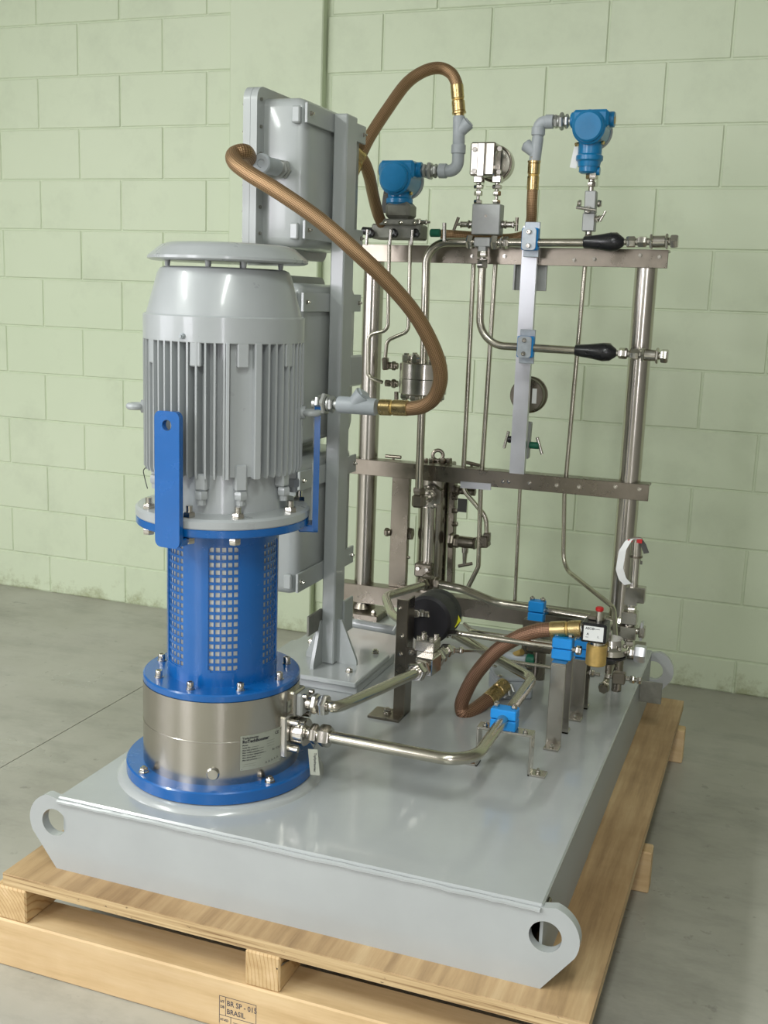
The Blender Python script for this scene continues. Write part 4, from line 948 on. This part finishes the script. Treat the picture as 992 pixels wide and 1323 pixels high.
def blue_clamp(label, c, dx, dy, w=.024, h=.026, dep=.016):
    t = thing('pipe_clamp', label, 'clamp', c-Z*h, 'bright blue pipe clamps')
    u, v = Vector((dx, dy, 0)).normalized(), Vector((-dy, dx, 0)).normalized()
    MB().obox(c-Z*h*.52, (u*w, v*dep, Z*h*.48), .002).build('lower_half', 'clamp_blue', t); MB().obox(c+Z*h*.52, (u*w, v*dep, Z*h*.48), .002).build('upper_half', 'clamp_blue', t)
    for s_ in (-1, 1): MB().hexa(c+u*w*.68*s_+Z*h, c+u*w*.68*s_+Z*(h+.008), .011).cyl(c+u*w*.68*s_+Z*(h+.008), c+u*w*.68*s_+Z*(h+.011), .003, n=8).build('clamp_bolt', 'stainless', t)
    return t
blue_clamp('bright blue clamp on the low two-legged bracket, nearest the front', Vector((-.186, .465, .107)), 1, 0, .026, .021)
lb = thing('pipe_bracket', 'low two-legged steel bracket under the nearest blue clamp', 'bracket', (-.18, .465, 0))
MB().box(-.238, -.126, .450, .480, .080, .0855, .001).build('top_bar', 'stainless', lb)
for x0, s_ in ((-.238, -1), (-.1305, 1)):
    MB().box(x0, x0+.0045, .450, .480, 0, .0805, .0008).build('leg', 'stainless', lb)
    MB().box(min(x0, x0+s_*.030), max(x0, x0+s_*.030)+.0045, .450, .480, 0, .0045, .0008).build('foot', 'stainless', lb)
    inst(SMALLBOLT, 'small_bolt', lb, (x0+s_*.018, .465, .0045)); inst(SMALLBOLT, 'small_bolt', lb, (x0+(.016 if s_ < 0 else -.010), .456, .0855))
def leg_bracket(label, x0, x1, ya, yb, zt, m='stainless_brushed'):
    """inverted U of flat bar, its legs front and back"""
    t = thing('pipe_bracket', label, 'bracket', ((x0+x1)/2, (ya+yb)/2, 0), 'tall brackets on the deck')
    MB().box(x0, x1, ya, yb, zt-.005, zt, .001).build('top_bar', m, t)
    for yy, s_ in ((ya, -1), (yb-.005, 1)):
        MB().box(x0, x1, yy, yy+.005, 0, zt-.004, .001).build('leg', m, t)
        MB().box(x0, x1, min(yy, yy+s_*.025), max(yy, yy+s_*.025)+.005, 0, .005, .001).build('foot', m, t); inst(SMALLBOLT, 'small_bolt', t, ((x0+x1)/2, yy+s_*.016, .005))
    return t
leg_bracket('tall upright steel bracket with a blue clamp, right of the copper braided hose', -.130, -.098, .615, .70, .184)
blue_clamp('bright blue clamp on top of the tall upright bracket', Vector((-.114, .655, .207)), 1, 0, .021, .023)
leg_bracket('shorter steel bracket with a blue clamp behind the tall one', -.115, -.085, .80, .865, .137)
blue_clamp('bright blue clamp on the shorter bracket, behind the brass solenoid body', Vector((-.100, .832, .156)), 1, 0, .018, .019)
leg_bracket('dark steel bracket carrying the rear blue clamp on the long pipe', -.300, -.250, 1.10, 1.14, .122, 'stainless_dull')
blue_clamp('bright blue clamp on the long rear pipe near the lower rail', Vector((-.270, 1.119, .143)), 1, 0, .020, .028)
tube_thing('steel_tube', 'thin straight steel tube through the clamp on the tall bracket', [Vector((-.375, .70, .190)), Vector((-.340, .655, .2055)), Vector((-.075, .655, .2055))], .0062, .02, nuts=((1, [('h', .012, .017), ('c', .006, .012), ('h', .010, .015)]),))
tube_thing('steel_tube', 'thin steel tube crossing low behind the tall bracket', [Vector((-.42, .98, .125)), Vector((-.36, .835, .1555)), Vector((-.045, .832, .1555))], .0058, .05)
tube_thing('steel_tube', 'lowest thin steel tube running to the small needle valve', [Vector((-.30, .842, .095)), Vector((-.060, .842, .095))], .0042, nuts=((1, [('c', .012, .009), ('h', .010, .014)]),))

# solenoid valve
sv = thing('solenoid_valve', 'black coil solenoid valve with a white label and brass body', 'valve', at(772, 852, y=.655))
scn = at(767, 818, y=.655)
coil = MB().obox(scn+Y*.02, (X*.0262, Y*.024, Z*.021), .003).build('coil', 'black_plastic', sv)
lab = MB().obox(scn-Y*.0045, (X*.0205, Y*.0006, Z*.0155), 0).build('label', 'white_label', coil)
for s_, u, v, sz in (('ASCO', -.017, .008, .007), ('--------', -.003, .009, .006), ('A', -.014, -.004, .007), ('---', -.016, -.010, .006), ('1.', .008, -.008, .006)):
    tv, tf = text2d(s_, sz, bold=.0002); MB().add([scn+Vector((u+a, -.0053, v+c_)) for a, c_ in tv], tf).build('lettering', 'print_black', lab, smooth=False)
MB().cyl(at(735, 812.5, y=.665), scn+Vector((-.024, .01, .003)), .0125, n=22, c=.001).build('conduit_stub', 'zinc', sv)
MB().cyl(scn+Vector((.006, .016, .02)), scn+Vector((.006, .016, .044)), .0068, n=16).build('core_tube', 'stainless', sv)
MB().cyl(scn+Vector((.006, .016, .044)), scn+Vector((.006, .016, .053)), .0085, n=16, c=.002).build('red_cap', 'red_plastic', sv)
MB().box(scn.x-.018, scn.x+.016, scn.y+.020, scn.y+.050, scn.z+.021, scn.z+.030, .002).build('coil_clip', 'stainless_dull', sv)
bb = scn+Vector((.006, .016, -.048)); MB().cyl(bb-Z*.024, bb+Z*.020, .0215, n=28, c=.002).build('brass_body', 'brass_matt', sv)
MB().cyl(bb+Z*.020, bb+Z*.028, .016, n=20).build('bonnet_ring', 'stainless', sv)
rg_ = thing('regulator', 'stainless regulator with a black dome underneath, right of the brass solenoid body', 'regulator', at(785, 868, y=.74))
rc = at(788, 838, y=.74)
MB().lathe(rc-Z*.012, Z, [(0, .034), (.004, .038), (.016, .038), (.022, .030), (.036, .026)], 30).build('body', 'stainless', rg_)
MB().lathe(rc-Z*.012, -Z, [(0, .037), (.004, .037), (.016, .020), (.022, .010)], 30).build('dome', 'black_plastic', rg_)
for k in range(8): a = R(45*k); inst(CAPBOLT, 'cap_screw', rg_, rc+Vector((.030*math.cos(a), .030*math.sin(a), .006)))
chain(rg_, rc-X*.034, -X, [('c', .008, .018), ('h', .006, .02)])
p = chain(rg_, rc+X*.030+Z*-.002, X, [('c', .012, .014), ('h', .012, .020)]); MB().hexa(p-X*.002, p+X*.022, .034, R(0)).build('cap_nut', 'aluminium', rg_)
MB().cyl(rc-Z*.034, rc-Z*.055, .0072, n=14).build('drain_stub', 'stainless_dull', rg_)
chain(rg_, rc+Vector((-.012, .01, .022)), Z, [('h', .014, .024), ('c', .010, .016), ('h', .012, .020)])
nv = thing('small_needle_valve', 'small stainless needle valve on the thin tube near the deck edge', 'valve', at(783, 885, y=.842))
a = Vector((-.045, .842, .095)); MB().obox(a+X*.028, (X*.014, Y*.010, Z*.013), .002).build('body', 'stainless_dull', nv)
chain(nv, a-X*.004, X, [('h', .012, .014), ('c', .006, .010)]); chain(nv, a+X*.042, X, [('c', .010, .011), ('h', .012, .015), ('c', .004, .01), ('h', .010, .014)])
MB().cyl(Vector((a.x+.028, .842, .066)), Vector((a.x+.028, .842, .084)), .006, n=12).build('drain_stub', 'stainless_dull', nv)
# relief valve stack
rv = thing('relief_valve', 'upright stainless relief valve stack at the right rear of the deck', 'valve', at(812, 856, y=1.0))
yv = 1.02
V_ = lambda px, py: at(px, py, y=yv)
MB().cyl(V_(818, 760), V_(822, 706), .0112, n=24).build('bonnet_tube', 'stainless', rv)
MB().cyl(V_(821.5, 719), V_(822.5, 695), .0138, n=24, c=.001).build('cap', 'stainless_brushed', rv); MB().cyl(V_(821.3, 720), V_(821.5, 717.5), .0155, n=24).build('ring', 'stainless_dull', rv)
MB().lathe(V_(815, 780), V_(818, 756)-V_(815, 780), [(0, .021), (.042, .021)], 4, a0=R(45)).build('hex_body', 'stainless', rv)
MB().obox(V_(827, 768), (X*.012, Y*.014, Z*.019), .002).build('side_port', 'stainless', rv)
chain(rv, V_(815, 780), -Z, [('c', .006, .022), ('h', .012, .026), ('b', .030, .036), ('c', .006, .026), ('b', .030, .038), ('c', .006, .024), ('h', .014, .030), ('b', .018, .030)], 'stainless')
chain(rv, V_(808, 804), -X, [('c', .008, .016), ('h', .010, .020)]); chain(rv, V_(820, 815), X, [('c', .010, .016), ('b', .014, .026)])
MB().obox(V_(829, 815), (X*.003, Y*.012, Z*.022), .001).build('side_plate', 'aluminium', rv)
MB().obox(V_(800, 838), (X*.018, Y*.022, Z*.018), .003).build('lower_block', 'stainless_dull', rv); MB().cyl(V_(800, 846), Vector((V_(800, 838).x, yv, 0)), .012, n=14).build('foot_pipe', 'stainless_dull', rv)
chain(rv, V_(797, 840), Vector((.0, -.25, -.05)), [('h', .02, .024), ('c', .03, .016), ('h', .02, .024), ('c', .10, .014), ('h', .02, .022)], 'stainless_dull')
pt = thing('paper_tag', 'white paper tag with red print curled round the relief valve cap', 'tag', V_(806, 750))
def ribbon(pts, wv, th=.0006):
    b = MB(); P = b.path(pts, .02, 8); vs = []; fs = []
    for q in P: vs += [q-wv/2, q+wv/2]
    for i in range(len(P)-1): fs.append((2*i, 2*i+1, 2*i+3, 2*i+2))
    vs2 = [v+Vector((0, th, 0)) for v in vs]; n = len(vs); fs += [tuple(i+n for i in reversed(f)) for f in fs]
    return b.add(vs+vs2, fs)
ribbon([at(825, 697, y=yv-.018), at(814, 695, y=yv-.026), at(804, 711, y=yv-.03), at(800, 735, y=yv-.026), at(804, 748, y=yv-.02), at(811, 755, y=yv-.016)], Vector((.017, -.003, .006))).build('paper_strip', 'white_label', pt)
ribbon([at(826, 697, y=yv-.014), at(831, 704, y=yv-.012), at(835, 715, y=yv-.010)], Vector((.012, .0, .004))).build('tag_end', 'dark_tag', pt)
MB().obox(at(826, 699, y=yv-.018), (X*.006, Y*.0008, Z*.005), 0).build('red_print', 'red_plastic', pt); MB().obox(at(814, 698.5, y=yv-.026), (X*.005, Y*.0008, Z*.0025), 0).build('red_print', 'red_plastic', pt)
tag(MB().obox(at(828, 727, y=1.04), (X*.003, Y*.002, Z*.004), 0).tube([at(828, 727, y=1.04), at(826, 716, y=1.03)], .0006, .004, 5).build('lead_seal', 'cast_grey'), 'tiny lead seal on a wire at the relief valve', 'seal')

# junction box and copper hose
jb = thing('junction_box', 'small grey cast junction box lying on the deck behind the copper braided hose', 'box', (-.285, .885, 0))
u_ = Vector((.9, .42, 0)).normalized(); v__ = Vector((-.42, .9, 0)).normalized(); jc = Vector((-.275, .890, 0))
MB().obox(jc+Z*.022, (u_*.045, v__*.045, Z*.022), .005).build('body', 'conduit_grey', jb); MB().obox(jc+Z*.048, (u_*.044, v__*.044, Z*.005), .003).build('lid', 'conduit_grey', jb)
for i in (-1, 1):
    for j in (-1, 1): inst(CAPBOLT, 'cap_screw', jb, jc+u_*.034*i+v__*.034*j+Z*.049)
q = jc-v__*.045-u_*.012+Z*.026; d = (-v__*.75-u_*.85).normalized()
p = chain(jb, q, d, [('h', .008, .034), ('c', .006, .026), ('h', .008, .032), ('c', .006, .024)], 'zinc')
ha = at(722, 813, y=.665)
hose('copper braided hose looping from the solenoid coil to the junction box on the deck', [ha, at(708, 813.5, y=.665), at(692, 815.5, y=.665), at(668, 824, y=.67), at(640, 842, y=.68), at(614, 872, y=.69), at(600, 898, y=.70), at(596, 913, y=.705), at(603, 922, y=.71), (p+d*.045)+Vector((.0, .0, -.004)), p+d*.034], .0158, 'copper_braid', ((0, 0), (1, 0)))
gl = thing('brass_valve', 'small green and brass valve on the deck beyond the junction box', 'valve', at(668, 868, y=1.02))
gp = at(665, 850, y=1.02); MB().cyl(gp-X*.03, gp+X*.03, .013, n=20, c=.002).build('body', 'conduit_grey', gl); MB().cyl(gp+Vector((0, 0, .008)), gp+Vector((.02, -.01, .022)), .008, n=14).build('stem', 'brass_matt', gl)
MB().cyl(gp+X*.03, gp+X*.052, .016, n=20, c=.002).build('cap', 'green_plastic', gl); MB().cyl(gp-Z*.012, Vector((gp.x, gp.y, 0)), .009, n=14).build('pedestal', 'conduit_grey', gl)
dv = thing('deck_valve', 'dull steel valve body on the deck behind the tall bracket', 'valve', at(690, 860, y=1.0))
dp = at(698, 832, y=1.02); MB().obox(dp, (X*.030, Y*.018, Z*.018), .003).build('body', 'stainless_dull', dv); chain(dv, dp-X*.03, -X, [('h', .012, .024), ('c', .01, .016)]); chain(dv, dp+X*.03, X, [('h', .012, .024), ('c', .02, .012)])
MB().cyl(Vector((dp.x, dp.y, 0)), dp-Z*.016, .016, n=18).build('pedestal', 'stainless_dull', dv); MB().cyl(dp+Z*.018, dp+Z*.036, .008, n=14).build('stem', 'stainless', dv)
MB().lathe(dp+Z*.034, Z, [(0, .014), (.003, .026), (.008, .026), (.010, .01)], 24).build('hand_wheel', 'stainless_dull', dv)
